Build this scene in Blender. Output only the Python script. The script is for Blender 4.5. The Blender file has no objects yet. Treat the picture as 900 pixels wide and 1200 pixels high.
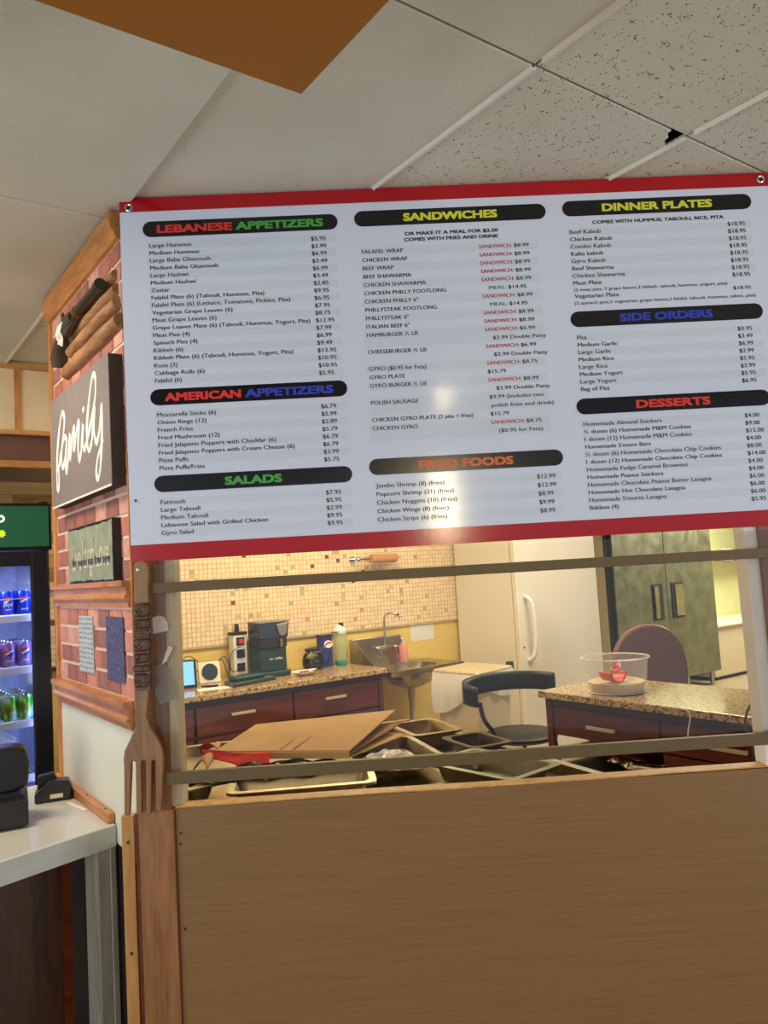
import bpy, math, random
from mathutils import Vector, Matrix
random.seed(7)
SC = bpy.context.scene
COL = SC.collection
R = math.radians
# ------------------------------------------------------------------ camera, light, exposure
EYE = 1.6
YAW, PIT, ROL = R(35.705), R(4.290), R(-3.325)
CC = R(33.667)                     # the serving front stands at this angle to the room
ND = 2.325                         # distance of the serving front from the camera
CEIL = 2.77
cam_d = bpy.data.cameras.new('camera'); cam = bpy.data.objects.new('camera', cam_d); COL.objects.link(cam)
F_ = Vector((math.sin(YAW)*math.cos(PIT), math.cos(YAW)*math.cos(PIT), math.sin(PIT)))
R_ = Vector((math.cos(YAW), -math.sin(YAW), 0)); U_ = R_.cross(F_)
R2, U2 = R_*math.cos(ROL)+U_*math.sin(ROL), -R_*math.sin(ROL)+U_*math.cos(ROL)
cam.matrix_world = Matrix(((R2.x, U2.x, -F_.x, 0), (R2.y, U2.y, -F_.y, 0), (R2.z, U2.z, -F_.z, EYE), (0, 0, 0, 1)))
cam_d.sensor_fit = 'VERTICAL'; cam_d.sensor_height = 24; cam_d.lens = 24*917.17/1200
cam_d.clip_start = .02
SC.camera = cam
SC.view_settings.view_transform = 'Standard'; SC.view_settings.look = 'None'
SC.view_settings.gamma = 1; SC.view_settings.use_curve_mapping = False
SC.view_settings.exposure = 0.0
W = bpy.data.worlds.new('room_light'); SC.world = W; W.use_nodes = True
bg = W.node_tree.nodes['Background']; bg.inputs[0].default_value = (.86, .90, 1, 1); bg.inputs[1].default_value = .60

def lamp(name, typ, loc, energy, color, size=1, size_y=None, aim=None, spread=None):
    d = bpy.data.lights.new(name, typ); d.energy = energy; d.color = color
    if typ == 'AREA':
        d.shape = 'RECTANGLE'; d.size = size; d.size_y = size_y or size
        if spread: d.spread = R(spread)
    else: d.shadow_soft_size = size
    o = bpy.data.objects.new(name, d); COL.objects.link(o); o.location = loc
    if aim is not None:
        o.rotation_euler = (Vector(aim)-Vector(loc)).to_track_quat('-Z', 'Y').to_euler()
    return o
# daylight from the shop window behind and left of the camera, then an added second source
lamp('window_and_fill_daylight', 'AREA', (-3.4, .7, 1.25), 75, (.84, .92, 1), 3.4, 1.9, (0, .9, 1.4))
lamp('window_and_fill_daylight', 'AREA', (3.6, -3.2, 1.2), 70, (.92, .95, 1), 2.8, 1.8, (2.9, 0, 1.5))  # added fill from behind right to brighten the ceiling, no window known there
# warm bulb hanging behind the camera (its glint shows on the menu board)
lamp('warm_lamp', 'AREA', (-.33, -1.78, 2.10), 15, (1, .78, .46), .17, .60, (1.5, 1.79, 1.8))
lamp('warm_bulb', 'POINT', (.25, -.69, 2.70), 5, (1, .78, .48), .06)
# kitchen fluorescents
lamp('kitchen_light', 'AREA', (2.6, 4.0, 2.7), 62, (1, .83, .53), 1.3, .5, (2.6, 4.0, 0))
lamp('kitchen_light', 'AREA', (4.6, 3.2, 2.7), 50, (1, .86, .60), 1.3, .5, (4.6, 3.2, 0))
lamp('kitchen_light', 'AREA', (9.4, 4.6, 2.7), 140, (1, .95, .72), 1.3, .8, (8.6, 4.6, 0))
lamp('corner_light', 'AREA', (-.1, 2.75, 2.68), 24, (1, .84, .62), .6, .3, (.1, 3.1, 0))

# ------------------------------------------------------------------ helpers
class MB:
    def __init__(s): s.v = []; s.f = []; s.m = []; s.sm = []
    def add(s, vs, fs, m=0, smooth=False):
        b = len(s.v); s.v += [tuple(v) for v in vs]
        for f in fs: s.f.append(tuple(i+b for i in f)); s.m.append(m); s.sm.append(smooth)
        return s
    def box(s, x0, y0, z0, x1, y1, z1, m=0):
        x0, x1 = sorted((x0, x1)); y0, y1 = sorted((y0, y1)); z0, z1 = sorted((z0, z1))
        return s.add([(x0,y0,z0),(x1,y0,z0),(x1,y1,z0),(x0,y1,z0),(x0,y0,z1),(x1,y0,z1),(x1,y1,z1),(x0,y1,z1)],
                     [(0,3,2,1),(4,5,6,7),(0,1,5,4),(1,2,6,5),(2,3,7,6),(3,0,4,7)], m)
    def hexa(s, p, m=0):   # eight corners: bottom four (ccw), top four
        return s.add(p, [(0,3,2,1),(4,5,6,7),(0,1,5,4),(1,2,6,5),(2,3,7,6),(3,0,4,7)], m)
    def prism(s, poly, lo, hi, axis='y', m=0):
        n = len(poly)
        a = sum(poly[i][0]*poly[(i+1)%n][1]-poly[(i+1)%n][0]*poly[i][1] for i in range(n))
        if a < 0: poly = poly[::-1]
        def P(p, h): return {'y': (p[0], h, p[1]), 'z': (p[0], p[1], h), 'x': (h, p[0], p[1])}[axis]
        if axis == 'y': lo, hi = hi, lo
        vs = [P(p, lo) for p in poly]+[P(p, hi) for p in poly]
        fs = [tuple(range(n))[::-1], tuple(range(n, 2*n))]+[(i, (i+1)%n, n+(i+1)%n, n+i) for i in range(n)]
        return s.add(vs, fs, m)
    def tube(s, path, r, n=10, m=0, flat=1, closed=False):
        path = [Vector(p) for p in path]; k = len(path); rs = r if isinstance(r, (list, tuple)) else [r]*k
        vs = []; prev = None
        for i, p in enumerate(path):
            if closed: t = path[(i+1)%k]-path[i-1]
            else: t = path[min(i+1, k-1)]-path[max(i-1, 0)]
            t.normalize()
            if prev is None:
                a = Vector((0,0,1)) if abs(t.z) < .9 else Vector((1,0,0))
                u = a.cross(t).normalized()
            else:
                u = (prev-t*prev.dot(t))
                u = u.normalized() if u.length > 1e-6 else prev
            prev = u; w = t.cross(u)
            for j in range(n):
                a = 2*math.pi*j/n; vs.append(p+(u*math.cos(a)+w*math.sin(a)*flat)*rs[i])
        fs = []
        for i in range(k if closed else k-1):
            i2 = (i+1) % k
            for j in range(n): fs.append((i*n+j, i*n+(j+1)%n, i2*n+(j+1)%n, i2*n+j))
        s.add(vs, fs, m, True)
        if not closed:
            b = len(s.v)-len(vs)
            s.f.append(tuple(b+j for j in range(n))[::-1]); s.m.append(m); s.sm.append(False)
            s.f.append(tuple(b+(k-1)*n+j for j in range(n))); s.m.append(m); s.sm.append(False)
        return s
    def cyl(s, a, b, r, r2=None, n=20, m=0): return s.tube([a, b], [r, r if r2 is None else r2], n, m)
    def lathe(s, prof, c=(0,0,0), n=28, m=0, sx=1, sy=1):
        vs = []; fs = []
        for (r, z) in prof:
            for j in range(n):
                a = 2*math.pi*j/n; vs.append((c[0]+r*sx*math.cos(a), c[1]+r*sy*math.sin(a), c[2]+z))
        for i in range(len(prof)-1):
            for j in range(n): fs.append((i*n+j, i*n+(j+1)%n, (i+1)*n+(j+1)%n, (i+1)*n+j))
        s.add(vs, fs, m, True)
        if prof[0][0] > 1e-4: s.add([vs[j] for j in range(n)], [tuple(range(n))[::-1]], m)
        if prof[-1][0] > 1e-4: s.add([vs[(len(prof)-1)*n+j] for j in range(n)], [tuple(range(n))], m)
        return s
    def sph(s, c, r, m=0, n=16, sc=(1,1,1)):
        k = n//2
        prof = [(math.sin(math.pi*i/k)*r+1e-5, -math.cos(math.pi*i/k)*r) for i in range(k+1)]
        vs = []; fs = []
        for (q, z) in prof:
            for j in range(n):
                a = 2*math.pi*j/n; vs.append((c[0]+q*sc[0]*math.cos(a), c[1]+q*sc[1]*math.sin(a), c[2]+z*sc[2]))
        for i in range(k):
            for j in range(n): fs.append((i*n+j, i*n+(j+1)%n, (i+1)*n+(j+1)%n, (i+1)*n+j))
        return s.add(vs, fs, m, True)
    def grid(s, fn, nu, nv, m=0, th=0):
        vs = [fn(i/nu, j/nv) for j in range(nv+1) for i in range(nu+1)]
        fs = [(j*(nu+1)+i, j*(nu+1)+i+1, (j+1)*(nu+1)+i+1, (j+1)*(nu+1)+i) for j in range(nv) for i in range(nu)]
        return s.add(vs, fs, m, True)
    def xf(s, M):
        s.v = [tuple(M @ Vector(v)) for v in s.v]; return s

OFF = {}
FR = {'w': 0.0, 'c': -CC}
C0 = Vector((math.sin(CC)*ND, math.cos(CC)*ND, 0))      # origin of the serving-front frame: x along the front, y away from camera
def tow(loc, fr):
    return Vector(loc) if fr == 'w' else C0+Matrix.Rotation(-CC, 3, 'Z') @ Vector(loc)
def setp(o, label=None, cat=None, group=None, kind=None):
    for k, v in (('label', label), ('category', cat), ('group', group), ('kind', kind)):
        if v: o[k] = v
    return o
def thing(name, label, cat, loc, fr='w', group=None, rz=None, kind=None):
    o = bpy.data.objects.new(name, None); o.empty_display_size = .05; COL.objects.link(o)
    o.location = tow(loc, fr); o.rotation_euler = (0, 0, FR[fr]+(rz or 0))
    OFF[o.name] = Vector((0,0,0)) if rz is not None else Vector(loc)
    return setp(o, label, cat, group, kind)
def mesh(name, mb, mats, off=Vector((0,0,0))):
    me = bpy.data.meshes.new(name)
    me.from_pydata([tuple(Vector(v)-off) for v in mb.v], [], mb.f)
    for m in (mats if isinstance(mats, (list, tuple)) else [mats]): me.materials.append(m)
    me.polygons.foreach_set('material_index', mb.m); me.polygons.foreach_set('use_smooth', mb.sm)
    me.update()
    if any(mb.sm): me.set_sharp_from_angle(angle=R(40))
    return me
def bevel(o, w, seg=2):
    b = o.modifiers.new('bevel', 'BEVEL'); b.width = w; b.segments = seg; b.limit_method = 'ANGLE'; b.angle_limit = R(40)
def solid(o, t):
    b = o.modifiers.new('thick', 'SOLIDIFY'); b.thickness = t; b.offset = 0
def part(name, mb, mat, parent, label=None, bev=0, th=0, kind=None, me=None):
    off = OFF.get(parent.name, Vector((0,0,0)))
    o = bpy.data.objects.new(name, me or mesh(name, mb, mat, off)); COL.objects.link(o); o.parent = parent
    OFF[o.name] = off
    if th: solid(o, th)
    if bev: bevel(o, bev)
    return setp(o, label, kind=kind)
def solo(name, mb, mat, label=None, cat=None, loc=(0,0,0), fr='w', group=None, bev=0, th=0, kind=None, rz=None):
    off = Vector((0,0,0)) if rz is not None else Vector(loc)
    o = bpy.data.objects.new(name, mesh(name, mb, mat, off)); COL.objects.link(o)
    o.location = tow(loc, fr); o.rotation_euler = (0, 0, FR[fr]+(rz or 0)); OFF[o.name] = off
    if th: solid(o, th)
    if bev: bevel(o, bev)
    return setp(o, label, cat, group, kind)
def struct(name, mb, mat, fr='w', bev=0, label=None):
    return solo(name, mb, mat, label, None, (0,0,0), fr, kind='structure', bev=bev)
def clone(src, loc=None, parent=None, label=None):
    o = src.copy(); COL.objects.link(o)
    if parent is not None: o.parent = parent
    if loc is not None: o.location = loc
    if label: o['label'] = label
    for ch in list(src.children): clone(ch, parent=o)
    return o

# ------------------------------------------------------------------ materials
def rgb(r, g, b):
    f = lambda c: (c/255/12.92 if c <= 10 else ((c/255+.055)/1.055)**2.4)
    return (f(r), f(g), f(b), 1)
class Mt:
    def __init__(s, name, col, rough=.5, metal=0, **kw):
        s.m = bpy.data.materials.new(name); s.m.use_nodes = True; s.t = s.m.node_tree
        s.b = s.t.nodes['Principled BSDF']; s.b.inputs['Base Color'].default_value = col
        s.b.inputs['Roughness'].default_value = rough; s.b.inputs['Metallic'].default_value = metal
        s.m.diffuse_color = col
        for k, v in kw.items(): s.b.inputs[k.replace('_', ' ')].default_value = v
        s.tc = None
    def n(s, typ, **kw):
        x = s.t.nodes.new(typ)
        for k, v in kw.items():
            if k in x.inputs: x.inputs[k].default_value = v
            else: setattr(x, k, v)
        return x
    def l(s, a, b): s.t.links.new(a, b)
    def co(s, scale=(1,1,1)):
        tc = s.n('ShaderNodeTexCoord'); mp = s.n('ShaderNodeMapping'); mp.inputs['Scale'].default_value = scale
        s.l(tc.outputs['Object'], mp.inputs[0]); return mp.outputs[0]
    def ramp(s, src, stops):
        r = s.n('ShaderNodeValToRGB'); e = r.color_ramp.elements
        e[0].position, e[0].color = stops[0]; e[1].position, e[1].color = stops[-1]
        for p, c in stops[1:-1]:
            x = e.new(p); x.color = c
        s.l(src, r.inputs[0]); return r.outputs[0]
    def col(s, out): s.l(out, s.b.inputs['Base Color']); return s
    def bump(s, src, strength=.3, dist=.002):
        b = s.n('ShaderNodeBump'); b.inputs['Strength'].default_value = strength; b.inputs['Distance'].default_value = dist
        s.l(src, b.inputs['Height']); s.l(b.outputs[0], s.b.inputs['Normal']); return s
def plain(name, c, rough=.5, metal=0, var=.10, sc=30, bump=.05, **kw):
    m = Mt(name, c, rough, metal, **kw)
    nz = m.n('ShaderNodeTexNoise', Scale=sc, Detail=4.0); m.l(m.co(), nz.inputs['Vector'])
    d = tuple(x*(1-var) for x in c[:3])+(1,); h = tuple(min(1, x*(1+var)) for x in c[:3])+(1,)
    m.col(m.ramp(nz.outputs['Fac'], [(.3, d), (.7, h)]))
    if bump: m.bump(nz.outputs['Fac'], bump, .001)
    return m.m
def wood(name, a, b, scale=(1,1,1), rough=.45, fine=60, mid=None, dist=3):
    """a, b: dark and light tone; the axis with the small scale is the grain direction"""
    m = Mt(name, b, rough)
    v = m.co(scale)
    nz = m.n('ShaderNodeTexNoise', Scale=2.5, Detail=6.0, Distortion=dist*.3); m.l(v, nz.inputs['Vector'])
    n2 = m.n('ShaderNodeTexNoise', Scale=fine/4, Detail=3.0); m.l(v, n2.inputs['Vector'])
    mx = m.n('ShaderNodeMath', operation='ADD'); m.l(nz.outputs['Fac'], mx.inputs[0])
    ml = m.n('ShaderNodeMath', operation='MULTIPLY'); m.l(n2.outputs['Fac'], ml.inputs[0]); ml.inputs[1].default_value = .5
    m.l(ml.outputs[0], mx.inputs[1])
    st = [(.5, a), (.95, b)] if mid is None else [(.5, a), (.72, mid), (.95, b)]
    m.col(m.ramp(mx.outputs[0], st)); m.bump(mx.outputs[0], .12, .001)
    return m.m
def tile_mat(name, pits):
    m = Mt(name, rgb(205, 198, 184), .9)
    v = m.co()
    nz = m.n('ShaderNodeTexNoise', Scale=140.0, Detail=4.0); m.l(v, nz.inputs['Vector'])
    big = m.n('ShaderNodeTexNoise', Scale=2.0, Detail=3.0); m.l(v, big.inputs['Vector'])
    base = m.ramp(big.outputs['Fac'], [(.3, rgb(206, 204, 186)), (.7, rgb(220, 219, 203))])
    vo = m.n('ShaderNodeTexVoronoi', Scale=105.0 if pits else 140.0, Randomness=1.0); m.l(v, vo.inputs['Vector'])
    s2 = m.n('ShaderNodeTexNoise', Scale=45.0, Detail=1.0); m.l(v, s2.inputs['Vector'])
    th = m.n('ShaderNodeMath', operation='MULTIPLY_ADD'); m.l(s2.outputs['Fac'], th.inputs[0])
    th.inputs[1].default_value = -1.1 if pits else -.30; th.inputs[2].default_value = .44 if pits else .12   # larger noise -> pits vanish
    ad = m.n('ShaderNodeMath', operation='SUBTRACT'); m.l(vo.outputs['Distance'], ad.inputs[0])
    mm = m.n('ShaderNodeMath', operation='ADD'); m.l(th.outputs[0], mm.inputs[0]); mm.inputs[1].default_value = .22 if pits else .13
    m.l(mm.outputs[0], ad.inputs[1])
    dots = m.ramp(ad.outputs[0], [(0.0, (0,0,0,1)), (.06, (1,1,1,1))])
    mix = m.n('ShaderNodeMix', data_type='RGBA'); m.l(dots, mix.inputs['Factor'])
    mix.inputs['A'].default_value = rgb(120, 108, 92) if pits else rgb(166, 156, 142); m.l(base, mix.inputs['B'])
    m.col(mix.outputs['Result'])
    hs = m.n('ShaderNodeMath', operation='MULTIPLY_ADD'); m.l(nz.outputs['Fac'], hs.inputs[0]); hs.inputs[1].default_value = .35
    m.l(dots, hs.inputs[2]); m.bump(hs.outputs[0], .55, .0025)
    return m.m
def granite(name):
    m = Mt(name, rgb(190, 160, 110), .12)
    v = m.co()
    a = m.n('ShaderNodeTexVoronoi', Scale=170.0); m.l(v, a.inputs['Vector'])
    n1 = m.n('ShaderNodeTexNoise', Scale=55.0, Detail=6.0); m.l(v, n1.inputs['Vector'])
    ad = m.n('ShaderNodeMath', operation='MULTIPLY_ADD'); m.l(a.outputs['Color'], ad.inputs[0]); ad.inputs[1].default_value = .35
    m.l(n1.outputs['Fac'], ad.inputs[2])
    m.col(m.ramp(ad.outputs[0], [(.42, rgb(45, 34, 26)), (.55, rgb(120, 88, 55)), (.66, rgb(184, 150, 98)), (.8, rgb(212, 188, 142)), (.95, rgb(120, 100, 74))]))
    return m.m
def steel(name, c, rough=.3, sc=(1,1,1), streak=.1):
    m = Mt(name, c, rough, 1)
    nz = m.n('ShaderNodeTexNoise', Scale=6.0, Detail=6.0, Distortion=.6); m.l(m.co(sc), nz.inputs['Vector'])
    d = tuple(x*.7 for x in c[:3])+(1,)
    m.col(m.ramp(nz.outputs['Fac'], [(.35, d), (.65, c)]))
    rr = m.n('ShaderNodeMapRange'); m.l(nz.outputs['Fac'], rr.inputs['Value']); rr.inputs['To Min'].default_value = rough*.7; rr.inputs['To Max'].default_value = rough*1.5
    m.l(rr.outputs[0], m.b.inputs['Roughness']); m.bump(nz.outputs['Fac'], streak, .001)
    return m.m
def clear(name, c=(1,1,1,1), alpha=.15, rough=.05, spec=.5):
    m = Mt(name, c, rough, 0, Alpha=alpha); m.b.inputs['Specular IOR Level'].default_value = spec
    return m.m
def pane(name, tint=(1, 1, 1, 1), rough=.03, ior=1.45, k=1.0):
    m = Mt(name, tint); tr = m.n('ShaderNodeBsdfTransparent'); tr.inputs[0].default_value = tint
    gl = m.n('ShaderNodeBsdfGlossy'); gl.inputs['Roughness'].default_value = rough
    fr = m.n('ShaderNodeFresnel'); fr.inputs['IOR'].default_value = ior
    mk = m.n('ShaderNodeMath', operation='MULTIPLY'); m.l(fr.outputs[0], mk.inputs[0]); mk.inputs[1].default_value = k
    mx = m.n('ShaderNodeMixShader'); m.l(mk.outputs[0], mx.inputs[0]); m.l(tr.outputs[0], mx.inputs[1]); m.l(gl.outputs[0], mx.inputs[2])
    m.l(mx.outputs[0], m.t.nodes['Material Output'].inputs['Surface']); return m.m
def glow(name, c, st):
    m = Mt(name, c, .5); m.b.inputs['Emission Color'].default_value = c; m.b.inputs['Emission Strength'].default_value = st
    return m.m

M = {}
M['tile_fine'] = tile_mat('fine ceiling tile', False); M['tile_pits'] = tile_mat('pitted ceiling tile', True)
M['white_metal'] = plain('white painted metal', rgb(232, 228, 220), .35, 0, .03)
M['dark'] = plain('dark void', rgb(26, 22, 20), .8, 0, .1)
M['beam'] = plain('ochre painted beam', rgb(158, 100, 1), .55, 0, .06, 3)
M['oak_y'] = wood('oak trim along y', rgb(164, 100, 46), rgb(216, 152, 86), (6, 1, 6), .4)
M['oak_z'] = wood('oak trim along z', rgb(164, 100, 46), rgb(216, 152, 86), (6, 6, 1), .4)
M['oak_x'] = wood('oak trim along x', rgb(168, 112, 58), rgb(220, 166, 104), (1, 6, 6), .4)
M['panel'] = wood('oak veneer panel', rgb(126, 92, 52), rgb(138, 103, 62), (1.0, 8, 60), .5, 120)
M['post_wood'] = wood('worn brown post', rgb(104, 62, 28), rgb(152, 100, 54), (9, 9, .8), .45)
M['plank_wood'] = wood('brown planed plank', rgb(116, 74, 36), rgb(160, 110, 64), (9, 9, .8), .5)
M['pine_z'] = wood('yellow pine board', rgb(176, 122, 58), rgb(212, 162, 92), (8, 8, .8), .5)
M['cream_strip'] = wood('cream painted strip', rgb(176, 158, 122), rgb(200, 184, 148), (8, 8, 1), .5)
M['fork_wood'] = wood('carved monkeypod wood', rgb(112, 76, 38), rgb(156, 114, 66), (9, 9, 1.2), .35)
M['dark_wood'] = wood('dark walnut panel', rgb(42, 23, 8), rgb(72, 42, 16), (10, 10, 1), .45)
M['mahog'] = wood('red mahogany cabinet', rgb(66, 24, 7), rgb(112, 48, 18), (1.2, 1.2, 8), .3)
M['plaster_y'] = plain('yellow painted plaster', rgb(226, 198, 110), .6, 0, .04, 5, .15)
M['plaster_g'] = plain('pale lemon painted plaster', rgb(228, 226, 170), .6, 0, .04, 5, .1)
M['plaster_w'] = plain('cream painted board', rgb(226, 226, 204), .5, 0, .03, 4)
M['cream_panel'] = plain('cream soffit panel', rgb(236, 214, 176), .6, 0, .04, 8)
M['grout'] = plain('pale mortar', rgb(226, 200, 184), .9, 0, .08, 60, .3)
M['tile_grout'] = plain('tan mosaic grout', rgb(214, 174, 118), .9)
M['floor'] = plain('beige floor tile', rgb(170, 150, 122), .4, 0, .12, 6)
M['granite'] = granite('speckled granite')
M['steel'] = steel('brushed steel', rgb(196, 184, 160), .28)
M['steel_pan'] = steel('worn pan steel', rgb(168, 162, 142), .38)
M['steel_bright'] = steel('bright pan steel', rgb(220, 206, 172), .42)
M['steel_door'] = steel('smudged steel door', rgb(150, 150, 128), .42)
M['chrome'] = steel('chrome', rgb(225, 222, 215), .1)
M['fridge'] = plain('white enamel', rgb(236, 228, 210), .35, 0, .02, 3, .02)
M['rubber'] = plain('black rubber', rgb(28, 27, 26), .6)
M['black'] = plain('black plastic', rgb(20, 21, 24), .35)
M['black_m'] = plain('matt black metal', rgb(18, 19, 22), .5)
M['navy'] = plain('black cooler enamel', rgb(14, 17, 28), .3)
M['white'] = plain('white plastic', rgb(236, 234, 228), .4, 0, .02)
M['paper'] = plain('white paper', rgb(240, 234, 220), .8, 0, .03)
M['kraft'] = wood('kraft cardboard', rgb(188, 148, 94), rgb(206, 168, 114), (1, 1, 1), .85, 40)
M['kraft_in'] = plain('cardboard edge', rgb(150, 108, 66), .9)
M['red_cloth'] = plain('red cloth', rgb(226, 52, 46), .9, 0, .08, 80, .3)
M['bag_black'] = plain('black plastic bag', rgb(22, 24, 34), .25, 0, .2, 14, .8)
M['menu_white'] = plain('glossy white menu panel', rgb(206, 215, 232), .10, 0, .01, 300, .05)
M['menu_red'] = plain('red menu band', rgb(168, 16, 28), .14, 0, .04, 60, .05)
M['menu_black'] = plain('black heading bar', rgb(16, 18, 24), .2, 0, .03, 60, .05)
M['ink'] = plain('black print', rgb(18, 18, 20), .35, 0, .02, 60, 0)
M['stripe'] = plain('pale grey-green print', rgb(198, 210, 222), .12, 0, .01, 60, .05)
for k, c in (('i_red', (214, 52, 40)), ('i_green', (70, 158, 66)), ('i_blue', (40, 62, 178)), ('i_yel', (206, 210, 60)), ('i_org', (206, 96, 40)), ('i_white', (240, 238, 230)), ('i_slate', (70, 66, 92)), ('i_cream', (214, 206, 170)), ('i_sgreen', (28, 120, 50)), ('i_sred', (170, 22, 40))):
    M[k] = plain('print '+k, rgb(*c), .35, 0, .02, 60, 0)
M['sign_grey'] = plain('charcoal grey sign board', rgb(130, 122, 120), .45, 0, .06, 20)
M['sign_dark'] = plain('dark brown sign edge', rgb(60, 46, 34), .7, 0, .1)
M['sign_green'] = plain('weathered sage sign face', rgb(140, 148, 128), .7, 0, .18, 22, .2)
M['log'] = wood('carved log wood', rgb(110, 72, 44), rgb(178, 132, 90), (10, 1.6, 10), .6)
M['iron'] = plain('gun metal', rgb(74, 70, 62), .35, .7, .2, 40, .2)
M['brass'] = plain('brass', rgb(200, 160, 80), .3, 1)
M['lam'] = plain('white laminate', rgb(214, 214, 208), .16, 0, .03, 4, .02)
M['lam_edge'] = plain('white laminate edge', rgb(190, 194, 188), .4, 0, .06, 20)
M['grey_paint'] = wood('grey painted plywood', rgb(132, 132, 120), rgb(174, 172, 158), (10, 10, .8), .6)
M['bronze_carve'] = plain('dark bronzed carving', rgb(82, 54, 34), .22, .25, .35, 60, .4)
M['bar'] = plain('olive brown bar', rgb(98, 80, 44), .5, 0, .05)
M['plexi'] = pane('clear acrylic pane', (.98, .98, .97, 1), .04)
M['glass'] = pane('clear glass', (.95, .96, .96, 1), .03)
M['clear_pl'] = clear('clear plastic', (.95,.93,.88,1), .10, .10)
M['clear_rim'] = clear('clear plastic rim', (.95,.93,.88,1), .65, .15)
M['satin'] = plain('satin metal handle', rgb(206, 192, 160), .35, .25, .04)
M['bag_clear'] = clear('translucent plastic bag', (.95,.95,.92,1), .6, .3)
M['liner'] = clear('white bin liner', (.95,.93,.88,1), .82, .45)
M['bin'] = plain('beige bin plastic', rgb(206, 188, 156), .5, 0, .04)
M['seat_leather'] = plain('mauve brown vinyl', rgb(112, 78, 66), .45, 0, .08, 20)
M['flour'] = plain('flour', rgb(214, 196, 160), .95, 0, .05, 80, .4)
M['red_pl'] = plain('red plastic scoop', rgb(226, 50, 44), .35)
M['blue_box'] = plain('blue carton', rgb(34, 44, 128), .5)
M['teal'] = plain('teal rubber', rgb(30, 140, 140), .5)
M['coffee'] = plain('black coffee', rgb(18, 22, 20), .1)
M['green_black'] = plain('green black plastic', rgb(26, 58, 50), .35)
M['smoke'] = plain('dark blue grey plastic', rgb(46, 54, 66), .25)
M['pink_soap'] = clear('pink liquid soap', (.95, .35, .36, 1), .6, .1)
M['screen'] = glow('lit tablet screen', rgb(110, 175, 255), 1.0)
M['led'] = glow('cool white light tube', (.36, .46, 1, 1), 14)
M['cooler_in'] = plain('cooler liner', rgb(190, 205, 240), .4)
M['header'] = glow('backlit green header', rgb(10, 84, 54), .18)
M['header_y'] = glow('backlit yellow green mark', rgb(190, 220, 60), .6)
M['header_w'] = glow('backlit white mark', rgb(235, 245, 235), .8)
M['tan_roll'] = plain('brown paper roll', rgb(196, 140, 92), .8)
BR = [plain('red brick '+str(i), rgb(*c), .8, 0, .16, 25, .3) for i, c in enumerate([(184, 116, 100), (200, 136, 118), (168, 104, 92), (206, 154, 136), (152, 100, 94)])]
PK = [wood('wall plank '+str(i), rgb(*a), rgb(*b), (1.5, 8, 10), .45) for i, (a, b) in enumerate([((176, 132, 78), (212, 172, 112)), ((196, 158, 100), (226, 192, 138)), ((150, 108, 62), (190, 146, 92)), ((206, 172, 118), (232, 206, 158))])]
TL = [plain('mosaic tile '+str(i), rgb(*c), .25, 0, .04, 8, .02) for i, c in enumerate([(240, 220, 182), (234, 210, 168), (214, 188, 130), (190, 178, 150), (206, 156, 108), (128, 72, 44), (176, 174, 150), (216, 192, 120)])]
def can_mat(name, body, top, sc=.0):
    m = Mt(name, body, .25, .3)
    tc = m.n('ShaderNodeTexCoord'); sp = m.n('ShaderNodeSeparateXYZ'); m.l(tc.outputs['Object'], sp.inputs[0])
    x, y, z = sp.outputs
    def mt(op, a, b):
        q = m.n('ShaderNodeMath', operation=op)
        for i, k in enumerate((a, b)):
            if isinstance(k, (int, float)): q.inputs[i].default_value = k
            else: m.l(k, q.inputs[i])
        return q.outputs[0]
    zz = mt('SUBTRACT', z, .072); r = mt('SQRT', mt('ADD', mt('MULTIPLY', x, x), mt('MULTIPLY', zz, zz)), 0)
    ins = mt('MULTIPLY', mt('LESS_THAN', r, .019), mt('LESS_THAN', y, 0.0))
    wv = mt('ADD', mt('MULTIPLY', x, .45), mt('MULTIPLY', mt('SINE', mt('MULTIPLY', x, 160), 0), .0015))
    d = mt('SUBTRACT', zz, wv)
    c1 = m.n('ShaderNodeMix', data_type='RGBA'); m.l(mt('GREATER_THAN', d, .003), c1.inputs['Factor'])
    c1.inputs['A'].default_value = rgb(235, 240, 250); c1.inputs['B'].default_value = top
    c2 = m.n('ShaderNodeMix', data_type='RGBA'); m.l(mt('LESS_THAN', d, -.005), c2.inputs['Factor'])
    m.l(c1.outputs['Result'], c2.inputs['A']); c2.inputs['B'].default_value = rgb(20, 60, 190)
    c3 = m.n('ShaderNodeMix', data_type='RGBA'); m.l(ins, c3.inputs['Factor']); c3.inputs['A'].default_value = body; m.l(c2.outputs['Result'], c3.inputs['B'])
    m.col(c3.outputs['Result']); return m.m
M['can_blue'] = can_mat('blue can print', rgb(16, 50, 190), rgb(214, 40, 44))
M['can_cherry'] = can_mat('violet can print', rgb(150, 116, 170), rgb(214, 40, 44))
def green_can():
    m = Mt('lime can print', rgb(120, 180, 30), .25, .3)
    v = m.co((30, 30, 18)); nz = m.n('ShaderNodeTexNoise', Scale=1.0, Detail=1.0); m.l(v, nz.inputs['Vector'])
    m.col(m.ramp(nz.outputs['Fac'], [(.42, rgb(70, 150, 40)), (.5, rgb(160, 205, 40)), (.58, rgb(190, 225, 190))])); return m.m
M['can_green'] = green_can()

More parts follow.
